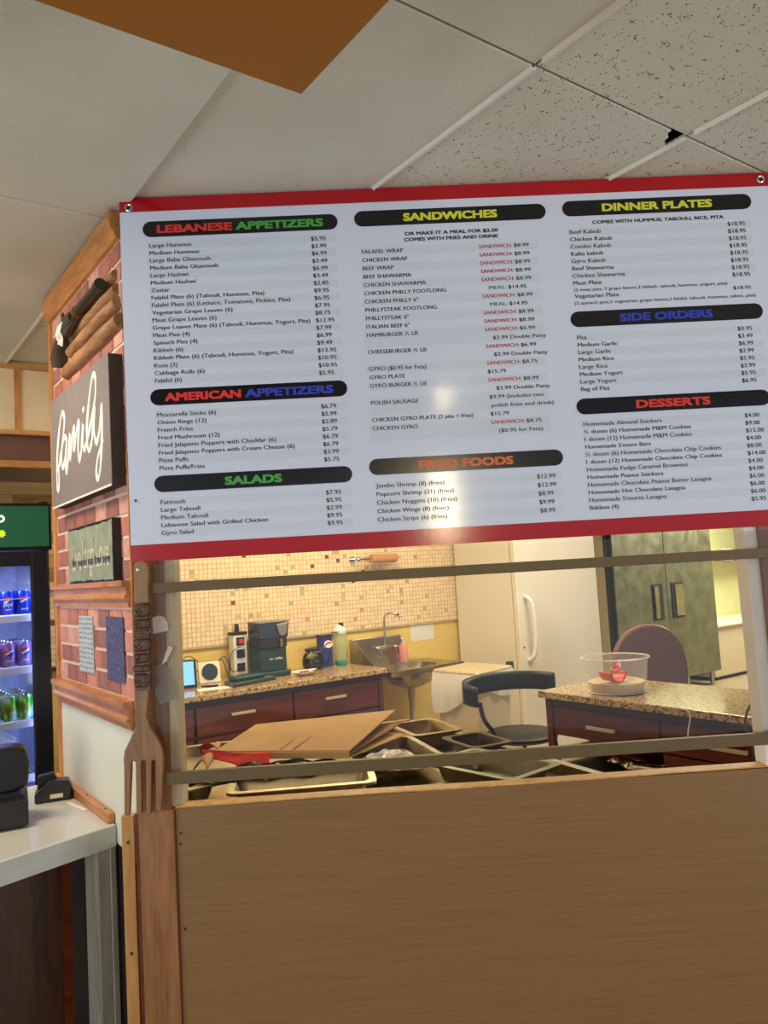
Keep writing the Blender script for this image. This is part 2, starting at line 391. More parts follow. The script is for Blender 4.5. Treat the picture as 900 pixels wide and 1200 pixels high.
# ------------------------------------------------------------------ lettering
TXT = []
def text(mb, body, x, z, size, group=None, align='L', bold=0.0, width=None, y=0.0, m=0, wrap=None):
    TXT.append(dict(mb=mb, body=body, x=x, z=z, size=size, group=group, align=align, bold=bold, width=width, y=y, m=m, wrap=wrap))
REFS = {}
def flush():
    obs = []
    for t in TXT:
        c = bpy.data.curves.new('t', 'FONT'); c.body = t['body']; c.size = t['size']; c.resolution_u = 3
        o = bpy.data.objects.new('t', c); COL.objects.link(o); obs.append(o)
    bpy.context.view_layer.update(); dg = bpy.context.evaluated_depsgraph_get()
    res = []
    for t, o in zip(TXT, obs):
        me = o.evaluated_get(dg).to_mesh()
        vs = [tuple(v.co) for v in me.vertices]; fs = [tuple(p.vertices) for p in me.polygons]
        o.evaluated_get(dg).to_mesh_clear()
        xs = [v[0] for v in vs]; t['w'] = max(xs)-min(xs); t['x0'] = min(xs)
        if t['group'] and t['width']: REFS[t['group']] = t['width']/t['w']
        res.append((vs, fs))
    for t, (vs, fs) in zip(TXT, res):
        k = REFS.get(t['group'], 1) if t['group'] else (t['width']/t['w'] if t['width'] else 1)
        w = t['w']*k; ox = {'L': 0, 'C': -w/2, 'R': -w}[t['align']]
        out = []
        for v in vs:
            px = t['x']+ox+(v[0]-t['x0'])*k; pz = t['z']+v[1]
            if t['wrap']:
                a = px/t['wrap']; out.append((t['wrap']*math.sin(a), -t['wrap']*math.cos(a), pz))
            else: out.append((px, t['y'], pz))
        bd_ = t['bold']
        sh = [(0, 0)] if bd_ < .00005 or t['wrap'] else ([(-bd_, 0), (bd_, 0)] if bd_ < .0005 else [(a*bd_, b*bd_*.6) for a in (-1, -.33, .33, 1) for b in (-1, 1)])
        for q, (sx_, sz_) in enumerate(sh):
            t['mb'].add([(v[0]+sx_, v[1]-q*.00002, v[2]+sz_) for v in out], fs, t['m'])
    for o in obs:
        c = o.data; bpy.data.objects.remove(o); bpy.data.curves.remove(c)
    TXT.clear()

# ================================================================== SETTING
struct('floor', MB().box(-4, -3.5, -.1, 12, 7, 0), M['floor'])
# ---- ceiling: deck above, grid bars and loose tiles
ceil = struct('ceiling', MB().box(-4, -3.5, CEIL+.06, 12, 7, CEIL+.12), M['dark'])
XL = [-1.06, -.45, .16, .765, 1.38, 1.99, 2.60, 3.21]
YL = [-1.24, -.02, 1.20, 2.42, 3.64, 4.86]
tile_dz = {}
for i in range(len(XL)-1):
    for j in range(len(YL)-1):
        x0, x1, y0, y1 = XL[i]+.004, XL[i+1]-.004, YL[j]+.004, YL[j+1]-.004
        if i < 3: dz = -.012
        else: dz = .006
        z0 = CEIL+dz
        if i < 4 or (i == 4 and j == 2 and False): mat = 'tile_fine'
        else: mat = 'tile_pits'
        if i == 3: mat = 'tile_fine'
        cx, cy = (x0+x1)/2, (y0+y1)/2
        mb = MB()
        if XL[i+1] == 1.99 and YL[j] == 1.20:   # tile with a broken corner
            mb.prism([(x0,y0),(x1-.058,y0),(x1-.052,y0+.022),(x1-.034,y0+.026),(x1-.028,y0+.05),(x1,y0+.056),(x1,y1),(x0,y1)], z0, z0+.014, 'z')
        else: mb.box(x0, y0, z0, x1, y1, z0+.014)
        part('ceiling_tile', mb, M[mat], ceil, bev=.002)
for x in (1.38, 1.99, 2.60):
    for j in range(len(YL)-1):
        part('grid_bar', MB().box(x-.009, YL[j]+.006, CEIL-.001, x+.009, YL[j+1]-.03, CEIL+.006).box(x-.009, YL[j]+.006, CEIL-.008, x-.006, YL[j+1]-.03, CEIL-.001), M['white_metal'], ceil)
part('grid_bar', MB().box(.745, 3.3, CEIL-.018, .756, 4.24, CEIL-.012), M['white_metal'], ceil)
struct('trim_1', MB().box(-2.2, .2, 2.45, .692, 1.14, CEIL+.03), M['beam'], bev=.002)
# kitchen ceiling beyond the tiles
# ---- brick partition between counter and kitchen
PX = .745
wall = struct('wall_left', MB().box(PX+.0010, 2.345, 1.16, PX+.014, 3.25, CEIL).box(PX+.014, 2.41, 1.16, PX+.075, 3.25, CEIL), M['grout'])
part('lower_core', MB().box(PX+.0035, 2.41, 0, PX+.075, 3.25, 1.16), M['dark'], wall)  # core coloured dark to give the black shaded gap beside the counter
rng = random.Random(3)
bm0 = {}
def brick_mesh(L, Hh):
    key = (round(L, 3), round(Hh, 3))
    if key not in bm0:
        mb = MB().box(-.012, 0, 0, 0, L, Hh)
        bm0[key] = mesh('brick', mb, BR[0])
    return bm0[key]
var_cache = {}
def brick(y, z, L, Hh):
    k = (round(L, 3), round(Hh, 3), rng.randrange(len(BR)))
    if k not in var_cache:
        me = brick_mesh(L, Hh).copy(); me.materials[0] = BR[k[2]]; var_cache[k] = me
    o = part('brick', None, None, wall, me=var_cache[k]); o.location = (PX+.010, y, z)
def bricks(z0, z1, y0=2.348, y1=3.235, rows=None):
    n = max(1, round((z1-z0)/.0675)); h = (z1-z0)/n
    for r in range(n):
        y = y0-((r % 2)*.062)
        if r % 4 == 3: y += .03
        while y < y1-.02:
            L = .118
            a, b = max(y, y0), min(y+L, y1)
            if b-a > .02: brick(a, z0+r*h+.005, b-a, h-.011)
            y += L+.012
bricks(1.262, 1.532); bricks(1.618, 2.665)
part('lower_panel', MB().box(PX-.002, 2.345, .80, PX+.0035, 3.235, 1.178), M['plaster_w'], wall)
def molding(name, prof, y0, y1, mat, parent=None):   # profile in (x,z)
    mb = MB().prism(prof, y0, y1, 'y')
    return part(name, mb, mat, parent) if parent else struct(name, mb, mat)
def rail(z0, z1, d=.03):
    h = z1-z0
    return [(PX+.002, z0), (PX-d*.35, z0), (PX-d*.45, z0+h*.18), (PX-d*.8, z0+h*.34), (PX-d*.8, z0+h*.42), (PX-d*.55, z0+h*.5), (PX-d*.6, z0+h*.74), (PX-d, z0+h*.8), (PX-d, z1), (PX+.002, z1)]
molding('trim_2', rail(1.535, 1.617), 2.344, 3.25, M['oak_y'])
molding('trim_3', rail(1.174, 1.260, .036), 2.344, 3.25, M['oak_y'])
molding('trim_4', [(PX+.002, 2.665), (PX-.012, 2.668), (PX-.03, 2.70), (PX-.036, 2.735), (PX-.03, CEIL-.018), (PX+.002, CEIL-.018)], 2.344, 3.25, M['oak_y'])
struct('trim_5', MB().box(PX-.012, 3.232, .88, PX+.075, 3.262, 2.665), M['oak_z'], bev=.002)
struct('trim_6', MB().box(PX-.005, 2.334, .94, PX+.003, 2.342, 2.0), M['oak_z'], bev=.002)
# cap strip lying on the counter along the partition
cap = thing('wooden_strip', 'narrow varnished wood strip with screws lying along the wall on the white counter', 'wood strip', (.745, 2.6, .862))
part('strip', MB().box(.718, 2.575, .8615, .741, 3.30, .892), M['oak_y'], cap, bev=.004)
for y in (2.64, 2.86, 3.1): part('screw_head', MB().cyl((.730, y, .8915), (.730, y, .8935), .004, n=8), M['iron'], cap)
# ---- back walls
wb = struct('wall_back', MB().box(1.3, 5.25, 0, 5.6, 5.33, CEIL+.05), M['plaster_y'])
def mosaic(parent, x0, x1, yf, z0, z1, seed):
    r = random.Random(seed); p = .0335; g = .0050; mb = MB()
    nx = int((x1-x0)/p); nz = int((z1-z0)/p)
    for i in range(nx):
        for j in range(nz):
            q = r.random()
            m = 0 if q < .62 else 1 if q < .955 else r.choice([2, 3, 3, 4, 4, 5, 6, 6, 7, 2])
            x = x0+i*p; z = z0+j*p; t = .0025+r.random()*.0015
            mb.add([(x+g/2, yf-t, z+g/2), (x+p-g/2, yf-t, z+g/2), (x+p-g/2, yf-t, z+p-g/2), (x+g/2, yf-t, z+p-g/2),
                    (x+g/2, yf, z+g/2), (x+p-g/2, yf, z+g/2), (x+p-g/2, yf, z+p-g/2), (x+g/2, yf, z+p-g/2)],
                   [(0,1,2,3), (0,4,5,1), (1,5,6,2), (2,6,7,3), (3,7,4,0)], m)
    return part('mosaic_tile', mb, TL, parent, kind='stuff')
part('mosaic_backing', MB().box(1.32, 5.238, 1.146, 4.52, 5.25, 2.36), M['tile_grout'], wb)
part('mosaic_edge', MB().box(1.32, 5.230, 1.136, 4.52, 5.25, 1.146), M['cream_strip'], wb)
mosaic(wb, 1.33, 4.52, 5.238, 1.148, 2.35, 5)
struct('wall_right', MB().box(11.04, -1, 0, 11.14, 7, CEIL+.05), M['plaster_g'])
struct('wall_back_right', MB().box(5.6, 6.32, 0, 11.04, 6.42, CEIL+.05), M['plaster_g'])
struct('wall_side_right', MB().box(5.5, 5.33, 0, 5.6, 6.32, CEIL+.05), M['plaster_y'])
# back wall of the counter side: plaster, mosaic band, wooden planks, soffit
wl = struct('wall_back_left', MB().box(-3.0, 4.86, 0, 1.3, 4.95, CEIL+.05).box(1.22, 4.95, 0, 1.3, 5.33, CEIL+.05), M['plaster_y'])
part('mosaic_backing', MB().box(.6, 4.848, 1.155, 1.3, 4.86, 1.62), M['tile_grout'], wl)
mosaic(wl, .62, 1.29, 4.848, 1.16, 1.60, 9)
part('tile_edging', MB().box(.5, 4.835, 1.135, 1.3, 4.86, 1.150), M['sign_dark'], wl)
part('tile_edging', MB().box(.5, 4.835, 1.60, 1.3, 4.86, 1.612), M['sign_dark'], wl)
rp = random.Random(11); z = 1.66; row = 0
while z < 2.30:
    h = .075 if row % 2 else .068
    x = -.4-rp.random()*.4
    while x < 1.3:
        L = rp.choice([.35, .5, .7, .9]); x1 = min(x+L, 1.3); t = .012+rp.random()*.006
        part('wall_plank', MB().box(x+.001, 4.86-t, z+.0015, x1-.001, 4.86, z+h-.0015), PK[rp.randrange(4)], wl)
        x += L
    z += h; row += 1
sof = struct('trim_7', MB().box(-2.0, 4.262, 2.405, 1.5, 4.86, CEIL+.04), M['cream_panel'])
part('soffit_lower', MB().box(-2.0, 4.285, 2.245, 1.5, 4.845, 2.405), M['seat_leather'], sof, 'brown recessed lower band')
part('soffit_underside', MB().box(-2.0, 4.262, 2.232, 1.5, 4.845, 2.245), M['sign_grey'], sof)
part('batten', MB().box(-2.0, 4.245, 2.395, 1.5, 4.262, 2.418), M['oak_x'], sof)
part('batten', MB().box(-2.0, 4.245, 2.735, 1.5, 4.262, 2.765), M['oak_x'], sof)
part('batten', MB().box(-2.0, 4.245, 2.228, 1.5, 4.285, 2.262), M['oak_x'], sof)
for x in (-.20, .30, .79, 1.05):
    part('batten', MB().box(x, 4.246, 2.418, x+.026, 4.262, 2.735), M['oak_z'], sof)

# ---- serving front (frame c: x along the front, y away from camera)
hw = struct('wall_front', MB().box(-.566, .0, 0, 1.9, .055, .955), M['panel'], 'c', bev=.001)
part('top_edge', MB().prism([(-.566, .955), (.02, .9565), (.4, .9525), (.9, .957), (1.9, .958), (1.9, .961), (.9, .9605), (.4, .957), (.02, .960), (-.566, .959)], .002, .055, 'y'), M['pine_z'], hw, 'pale raw top edge')
for (u, z) in ((-.552, .885), (-.555, .855), (-.55, .62), (-.55, .30)):
    part('screw_head', MB().cyl((u, -.0015, z), (u, .004, z), .004, n=8), M['iron'], hw)
post = struct('trim_8', MB().box(-.662, .012, .0, -.578, .09, CEIL-.02), M['post_wood'], 'c', bev=.003)
part('cream_strip', MB().box(-.578, .02, .955, -.546, .08, 1.72), M['cream_strip'], post)
plk = struct('trim_9', MB().box(-.668, -.014, .0, -.568, .010, .952), M['plank_wood'], 'c', bev=.002)
part('red_edge', MB().box(-.678, -.012, .0, -.668, .010, .95), M['mahog'], plk)
cap2 = struct('trim_10', MB().box(-.730, .03, .0, -.694, .055, .935), M['pine_z'], 'c', bev=.002)
for z in (.86, .55, .2): part('screw_head', MB().cyl((-.712, .028, z), (-.712, .032, z), .005, n=8), M['iron'], cap2)
struct('gap_shade_strip', MB().box(-.694, .06, .0, -.676, .10, .94), M['dark'], 'c')  # dark strip standing in for the shadow in the gap beside the plank
# right jamb of the hatch
rj = struct('trim_12', MB().prism([(1.173, .957), (1.212, .957), (1.207, 1.72), (1.168, 1.72)], .01, .075, 'y'), M['white_metal'], 'c')
part('brown_post', MB().prism([(1.212, .957), (1.9, .957), (1.9, 1.72), (1.207, 1.72)], .0, .075, 'y'), M['post_wood'], rj)
struct('trim_13', MB().box(-.662, .015, 1.72, 1.9, .09, CEIL-.01), M['post_wood'], 'c')
# wall beyond the left end of the serving front, under the counter strip
# ---- clear guard between two bars
guard = thing('serving_guard', 'clear acrylic serving guard held by two olive brown bars across the hatch', 'guard', (0, 0, 1.0), 'c')
part('acrylic_pane', MB().box(-.610, -.006, 1.045, 1.30, -.002, 1.655), M['plexi'], guard)
part('bar', MB().box(-.612, -.026, 1.573, 1.42, -.006, 1.603), M['bar'], guard, 'upper olive brown bar', bev=.001)
part('bar', MB().box(-.588, -.026, 1.028, 1.42, -.006, 1.062), M['bar'], guard, 'lower olive brown bar', bev=.001)

# ================================================================== MENU BOARD
bd = thing('menu_board', 'large white menu board with red bands and black headings hung above the hatch', 'menu board', (.34, -.005, 1.668), 'c')
part('panel', MB().box(-.6645, -.008, 1.668, 1.341, .006, 2.7685), M['menu_white'], bd)
part('red_band', MB().box(-.6650, -.0095, 2.7255, 1.3415, -.008, 2.769), M['menu_red'], bd, 'upper red band')
part('red_band', MB().box(-.6650, -.0095, 1.6675, 1.3415, -.008, 1.7165), M['menu_red'], bd, 'lower red band')
for (u, z) in ((-.6363, 2.738), (1.314, 2.7465)):
    g = part('grommet', MB().tube([(u+.0095*math.cos(a), -.0112, z+.0095*math.sin(a)) for a in [i*math.pi/8 for i in range(16)]], .0035, 8, closed=True), M['chrome'], bd)
    part('screw', MB().cyl((u, -.0125, z), (u, -.0095, z), .006, n=10), M['iron'], g)
part('screw_head', MB().cyl((-.6458, -.010, 1.848), (-.6458, -.008, 1.848), .004, n=8), M['iron'], bd)
YB, YS, YT, YP = -.0096, -.0084, -.0088, -.0102
def lerp(a, b, t): return (a[0]+(b[0]-a[0])*t, a[1]+(b[1]-a[1])*t)
PILL = [('LEB', (-.5975, 2.6697), (-.0076, 2.6689)), ('AM', (-.5926, 2.1515), (-.0061, 2.154)), ('SAL', (-.590, 1.8931), (-.0055, 1.8929)),
        ('SAND', (.0431, 2.6726), (.6337, 2.6761)), ('FRI', (.0456, 1.9102), (.6298, 1.9089)), ('DIN', (.6853, 2.6779), (1.2793, 2.6793)),
        ('SIDE', (.6847, 2.3283), (1.2829, 2.3308)), ('DES', (.6825, 2.0597), (1.2793, 2.0598))]
HEAD = {'LEB': [('LEBANESE', 'i_red', -.5525, .2227), ('APPETIZERS', 'i_green', -.3153, .2614)], 'AM': [('AMERICAN', 'i_red', -.5477, .2219), ('APPETIZERS', 'i_blue', -.3099, .260)],
        'SAL': [('SALADS', 'i_green', -.3804, .1643)], 'SAND': [('SANDWICHES', 'i_yel', .1951, .2855)], 'FRI': [('FRIED FOODS', 'i_org', .1957, .281)],
        'DIN': [('DINNER PLATES', 'i_yel', .8109, .3419)], 'SIDE': [('SIDE ORDERS', 'i_blue', .8387, .2851)], 'DES': [('DESSERTS', 'i_red', .8671, .2247)]}
later = []
for n, a, b in PILL:
    z = (a[1]+b[1])/2; h = .0243; pts = []
    for i in range(9):
        t = -math.pi/2+math.pi*i/8; pts.append((b[0]-h+h*math.cos(t), z+h*math.sin(t)))
    for i in range(9):
        t = math.pi/2+math.pi*i/8; pts.append((a[0]+h+h*math.cos(t), z+h*math.sin(t)))
    hb = part('heading_bar', MB().prism(pts, -.0092, -.0078, 'y'), M['menu_black'], bd)
    for (s, c, u, w) in HEAD[n]:
        mb = MB(); text(mb, s, u, z-.0118, .0325, width=w, bold=.0021, y=YB)
        later.append((mb, c, hb, s.lower()))
SECT = {
 'LEB': [(-.5792, 2.6189), (-.5766, 2.2038), (-.0913, 2.6192), (-.0883, 2.2036), .0178, ('Grape Leaves Plate (6) (Tabouli, Hummus, Yogurt, Pita)', .471),
  ['Large Hummus', 'Medium Hummus', 'Large Baba Ghanoush', 'Medium Baba Ghanoush', 'Large Hashwi', 'Medium Hashwi', 'Zaatar', 'Falafel Plate (6) (Tabouli, Hummus, Pita)', 'Falafel Plate (6) (Lettuce, Tomatoes, Pickles, Pita)', 'Vegetarian Grape Leaves (6)', 'Meat Grape Leaves (6)', 'Grape Leaves Plate (6) (Tabouli, Hummus, Yogurt, Pita)', 'Meat Pies (4)', 'Spinach Pies (4)', 'Kibbeh (6)', 'Kibbeh Plate (6) (Tabouli, Hummus, Yogurt, Pita)', 'Kusa (3)', 'Cabbage Rolls (6)', 'Falafel (6)'],
  '5.95 2.99 6.99 3.49 6.99 3.49 2.85 9.95 6.95 7.95 8.75 12.95 7.99 6.99 9.49 13.95 10.95 10.95 5.95'],
 'AM': [(-.574, 2.1006), (-.5727, 1.9409), (-.0874, 2.1015), (-.0868, 1.9413), .0178, ('Fried Jalapeno Poppers with Cream Cheese (6)', .401),
  ['Mozzarella Sticks (6)', 'Onion Rings (12)', 'French Fries', 'Fried Mushroom (12)', 'Fried Jalapeno Poppers with Cheddar (6)', 'Fried Jalapeno Poppers with Cream Cheese (6)', 'Pizza Puffs', 'Pizza Puffs/Fries'],
  '6.79 5.99 2.89 5.79 6.79 6.79 3.99 5.75'],
 'SAL': [(-.5731, 1.8396), (-.5734, 1.749), (-.0866, 1.8422), (-.0866, 1.7508), .0178, ('Lebanese Salad with Grilled Chicken', .3125),
  ['Fattoush', 'Large Tabouli', 'Medium Tabouli', 'Lebanese Salad with Grilled Chicken', 'Gyro Salad'], '7.95 5.95 2.99 9.95 9.95'],
 'FRI': [(.0636, 1.8537), (.0631, 1.7524), (.5469, 1.8555), (.5492, 1.7527), .0182, ('Chicken Nuggets (10) (fries)', .2385),
  ['Jumbo Shrimp (8) (fries)', 'Popcorn Shrimp (21) (fries)', 'Chicken Nuggets (10) (fries)', 'Chicken Wings (8) (fries)', 'Chicken Strips (6) (fries)'], '12.99 12.99 8.99 9.99 8.99'],
 'DIN': [(.7029, 2.6047), (.702, 2.4437), (1.1978, 2.6097), (1.1985, 2.4481), .0178, ('Chicken Shawarma', .162),
  ['Beef Kabob', 'Chicken Kabob', 'Combo Kabob', 'Kafta kabob', 'Gyro Kabob', 'Beef Shawarma', 'Chicken Shawarma', 'Meat Plate'], ' '.join(['18.95']*8)],
 'SIDE': [(.7011, 2.2733), (.7004, 2.114), (1.1988, 2.2779), (1.1976, 2.116), .0178, ('Medium Yogurt', .1314),
  ['Pita', 'Medium Garlic', 'Large Garlic', 'Medium Rice', 'Large Rice', 'Medium Yogurt', 'Large Yogurt', 'Bag of Pita'], '0.95 3.49 6.99 2.99 5.95 2.99 5.95 6.95'],
 'DES': [(.6996, 2.0063), (.6994, 1.7526), (1.1959, 2.0079), (1.1925, 1.7531), .0178, ('1 dozen (12) Homemade Chocolate Chip Cookies', .4145),
  ['Homemade Almond Snickers', '½ dozen (6) Homemade M&M Cookies', '1 dozen (12) Homemade M&M Cookies', "Homemade S'more Bars", '½ dozen (6) Homemade Chocolate Chip Cookies', '1 dozen (12) Homemade Chocolate Chip Cookies', 'Homemade Fudge Caramel Brownies', 'Homemade Peanut Snickers', 'Homemade Chocolate Peanut Butter Lasagna', 'Homemade Hot Chocolate Lasagna', "Homemade S'mores Lasagna", 'Baklava (4)'],
  '4.00 9.00 15.00 4.00 8.00 14.00 4.00 4.00 6.00 6.00 6.00 5.95']}
BOLD = .00035
def stripes(rows, x0, x1, pitch):
    mb = MB()
    for z in rows: mb.box(x0, YS, z-pitch/2, x1, -.0079, z+pitch/2)
    part('row_stripes', mb, M['stripe'], bd, kind='stuff')
for key, (a, b, pa, pb_, sz, ref, names, prices) in SECT.items():
    mb = MB(); n = len(names); prices = prices.split(); half = sz*.365
    for i, s in enumerate(names):
        p = lerp(a, b, i/(n-1)); text(mb, s, p[0], p[1]-half, sz, group=key, width=ref[1] if s == ref[0] else None, bold=BOLD, y=YT)
    for i, s in enumerate(prices):
        p = lerp(pa, pb_, i/(n-1)); text(mb, '$'+s, p[0], p[1]-half, sz, width=.0105*(len(s)+1)-.0075, bold=BOLD, y=YT)
    later.append((mb, 'ink', bd, None))
    pitch = (a[1]-b[1])/(n-1)
    stripes([a[1]-pitch*i for i in range(0, n, 2)], a[0]-.006, pa[0]+.075, pitch)
# dinner extras
mb = MB()
text(mb, '(2 meat pies, 5 grape leaves,3 kibbeh, tabouli, hummus, yogurt, pita)', .702, 2.4172, .0136, width=.478, bold=.0002, y=YT)
text(mb, 'Vegetarian Plate', .7028, 2.396, .0178, group='DIN', bold=BOLD, y=YT)
text(mb, '(2 spinach pies,5 vegetarian grape leaves,3 falafel, tabouli, hummus, tahini, pita)', .7017, 2.3755, .0136, width=.563, bold=.0002, y=YT)
text(mb, '$18.95', 1.1976, 2.4005, .0150, width=.0555, bold=BOLD, y=YT)
text(mb, 'COMES WITH HUMMUS, TABOULI, RICE, PITA', .9818, 2.6276, .0145, width=.411, bold=.0006, align='C', y=YT)
text(mb, 'OR MAKE IT A MEAL FOR $2.50', .3382, 2.6165, .0150, width=.286, bold=.0006, align='C', y=YT)
text(mb, 'COMES WITH FRIES AND DRINK', .337, 2.598, .0150, width=.290, bold=.0006, align='C', y=YT)
# sandwiches
SN = {0: 'FALAFEL WRAP', 1: 'CHICKEN WRAP', 2: 'BEEF WRAP', 3: 'BEEF SHAWARMA', 4: 'CHICKEN SHAWARMA', 5: 'CHICKEN PHILLY FOOTLONG', 6: 'CHICKEN PHILLY 6"', 7: 'PHILLYSTEAK FOOTLONG', 8: 'PHILLYSTEAK 6"', 9: 'ITALIAN BEEF 6"', 10: 'HAMBURGER ½ LB', 12: 'CHEESEBURGER ½ LB', 14: 'GYRO ($0.95 for Feta)', 15: 'GYRO PLATE', 16: 'GYRO BURGER ½ LB', 18: 'POLISH SAUSAGE', 20: 'CHICKEN GYRO PLATE (2 pita + fries)', 21: 'CHICKEN GYRO'}
SP = {0: 's8.99', 1: 's8.99', 2: 's8.99', 3: 's8.99', 4: 's8.99', 5: 'm14.95', 6: 's8.99', 7: 'm14.95', 8: 's8.99', 9: 's8.99', 10: 's6.99', 11: 'x$2.99 Double Patty', 12: 's6.99', 13: 'x$2.99 Double Patty', 14: 's8.75', 15: 'p$15.79', 16: 's8.99', 17: 'x$2.99 Double Patty', 18: 'p$9.99 (includes two', 19: 'y polish fries and drink)', 20: 'p$15.79', 21: 's8.75', 22: 'z($0.95 for Feta)'}
mr, mg = MB(), MB()
def srow(i): return 2.5705-(2.5705-2.0259)*i/21
for i, s in SN.items(): text(mb, s, .0609+.0001*i, srow(i)-.006, .0172, group='SAND', width=.2495 if i == 5 else None, bold=BOLD, y=YT)
for i, s in SP.items():
    u, z = .4203, srow(i)-.005; t, s = s[0], s[1:].strip()
    if t == 's':
        text(mr, 'SANDWICH:', u, z, .0160, width=.101, bold=.0004, y=YT); text(mb, '$'+s, u+.107, z, .0160, width=.0465, bold=BOLD, y=YT)
    elif t == 'm':
        text(mg, 'MEAL:', u+.022, z, .0160, width=.053, bold=.0004, y=YT); text(mb, '$'+s, u+.081, z, .0160, width=.0555, bold=BOLD, y=YT)
    else:
        text(mb, s, u+{'x': .0229, 'p': 0, 'y': .005, 'z': .022}[t], z, .0160, width={'x': .163, 'p': .0555 if len(s) < 8 else .166, 'y': .189, 'z': .133}[t], bold=BOLD, y=YT)
later += [(mb, 'ink', bd, None), (mr, 'i_sred', bd, 'red'), (mg, 'i_sgreen', bd, 'green')]
P = (2.5705-2.0259)/21
sm = MB()
for (i, j) in ((0, 0), (2, 2), (4, 4), (6, 6), (8, 8), (10, 11), (14, 14), (16, 16), (18, 19), (21, 22)):
    sm.box(.055, YS, srow(j)-P/2, .60, -.0079, srow(i)+P/2)
part('row_stripes', sm, M['stripe'], bd, kind='stuff')
flush()
for mb, c, par, lab in later: part('lettering', mb, M[c], par, (lab+' lettering') if lab in ('red', 'green') else None, kind='stuff' if par is bd else None)

# ================================================================== FORK hung on the post
fk = thing('wooden_fork', 'oversized carved wooden fork hung on the post at the left of the hatch', 'fork', (-.64, -.035, .955), 'c')
def arc(cx, cz, r, a0, a1, n=8, sx=1, sz=1): return [(cx+r*sx*math.cos(a0+(a1-a0)*i/n), cz+r*sz*math.sin(a0+(a1-a0)*i/n)) for i in range(n+1)]
top = [(-.6505, 1.545)]+[(-.6485, 1.635)]+arc(-.6275, 1.648, .021, math.pi, 0, 8)[0:]+[(-.6055, 1.63), (-.6085, 1.590), (-.6095, 1.545)]
part('grip', MB().prism(top, -.046, -.028, 'y'), M['fork_wood'], fk, bev=.004)
part('screw', MB().cyl((-.6355, -.049, 1.6425), (-.6355, -.044, 1.6425), .0055, n=12).sph((-.6355, -.050, 1.6425), .005), M['chrome'], fk)
segs = [(1.548, 1.507), (1.505, 1.473), (1.471, 1.451), (1.449, 1.409), (1.407, 1.376), (1.374, 1.352), (1.350, 1.308)]
part('carved_core', MB().box(-.650, -.048, 1.300, -.612, -.028, 1.55), M['bronze_carve'], fk)
for i, (z1, z0) in enumerate(segs):
    c = -.6285-.0012*i; w = .0225+(.002 if i % 2 else 0); h = (z1-z0)/2; zc = (z1+z0)/2
    mb = MB()
    pr = [(c-w, zc-h*.6), (c-w*.85, z0), (c+w*.85, z0), (c+w, zc-h*.6), (c+w, zc+h*.6), (c+w*.85, z1), (c-w*.85, z1), (c-w, zc+h*.6)]
    mb.prism(pr, -.052, -.024, 'y')
    cf = part('carved_block', mb, M['bronze_carve'], fk, bev=.007)
    fc = MB()
    if h > .014:   # small carved face: brow, eye sockets, nose, mouth
        fc.box(c-w*.8, -.0555, zc+h*.35, c+w*.1, -.0505, zc+h*.55)
        fc.tube([(c-w*.75, -.053, zc+h*.1), (c-w*.55, -.055, zc-h*.5), (c-w*.1, -.055, zc-h*.55), (c+w*.1, -.053, zc-h*.1)], .0022, 6)
        fc.sph((c-w*.35, -.053, zc+h*.02), .0048, n=10); fc.box(c+w*.35, -.0545, zc-h*.6, c+w*.5, -.0505, zc+h*.6); fc.box(c+w*.7, -.0535, zc-h*.5, c+w*.8, -.0505, zc+h*.5)
    else:
        fc.box(c-w*.7, -.0545, zc-h*.3, c+w*.7, -.0505, zc+h*.1); fc.box(c-w*.1, -.0555, zc-h*.6, c+w*.1, -.0505, zc+h*.6)
    part('carved_relief', fc, M['bronze_carve'], cf, bev=.001)
head = [(-.6575, 1.308), (-.6585, 1.27), (-.6555, 1.226), (-.6605, 1.195), (-.678, 1.160), (-.692, 1.135), (-.6950, 1.112), (-.6945, 1.09), (-.6975, .957), (-.6840, .955),
        (-.6745, 1.08), (-.6735, 1.0995), (-.6705, 1.1045), (-.6650, 1.105), (-.6620, 1.100), (-.6618, 1.085), (-.6645, .958), (-.6495, .9575),
        (-.6460, 1.085), (-.6450, 1.100), (-.6415, 1.1055), (-.6360, 1.1055), (-.6325, 1.100), (-.6330, 1.085), (-.6375, .957), (-.6235, .956),
        (-.6175, 1.085), (-.6165, 1.100), (-.6130, 1.1045), (-.6085, 1.1045), (-.6055, 1.099), (-.6060, 1.085), (-.6105, .962), (-.5960, .961),
        (-.5850, 1.09), (-.5845, 1.112), (-.5880, 1.135), (-.6010, 1.165), (-.6180, 1.195), (-.6270, 1.228), (-.6200, 1.27), (-.6180, 1.308)]
part('head', MB().prism(head, -.044, -.026, 'y'), M['fork_wood'], fk, bev=.003)

# translucent blade shape and half round patch beside the fork behind the pane
sco = thing('blade_shape', 'translucent grey blade shape with a white end on the post beside the fork', 'blade_shape', (-.59, .005, 1.30), 'c')
part('blade', MB().prism([(-.612, 1.36), (-.585, 1.372), (-.568, 1.345), (-.553, 1.285), (-.560, 1.262), (-.600, 1.252), (-.613, 1.29)], .0045, .0065, 'y'), clear('grey translucent plastic', rgb(170, 160, 150), .35, .2), sco)
part('handle', MB().prism([(-.590, 1.366), (-.577, 1.372), (-.5565, 1.412), (-.570, 1.418)], .003, .008, 'y'), M['white'], sco, bev=.001)
solo('half_round_patch', MB().prism([(-.612, 1.455), (-.569, 1.462), (-.571, 1.485), (-.580, 1.502), (-.597, 1.507), (-.613, 1.502)], .008, .0115, 'y'), M['bag_clear'], 'small translucent white half round patch on the post beside the fork handle', 'patch', (-.59, .01, 1.455), 'c')

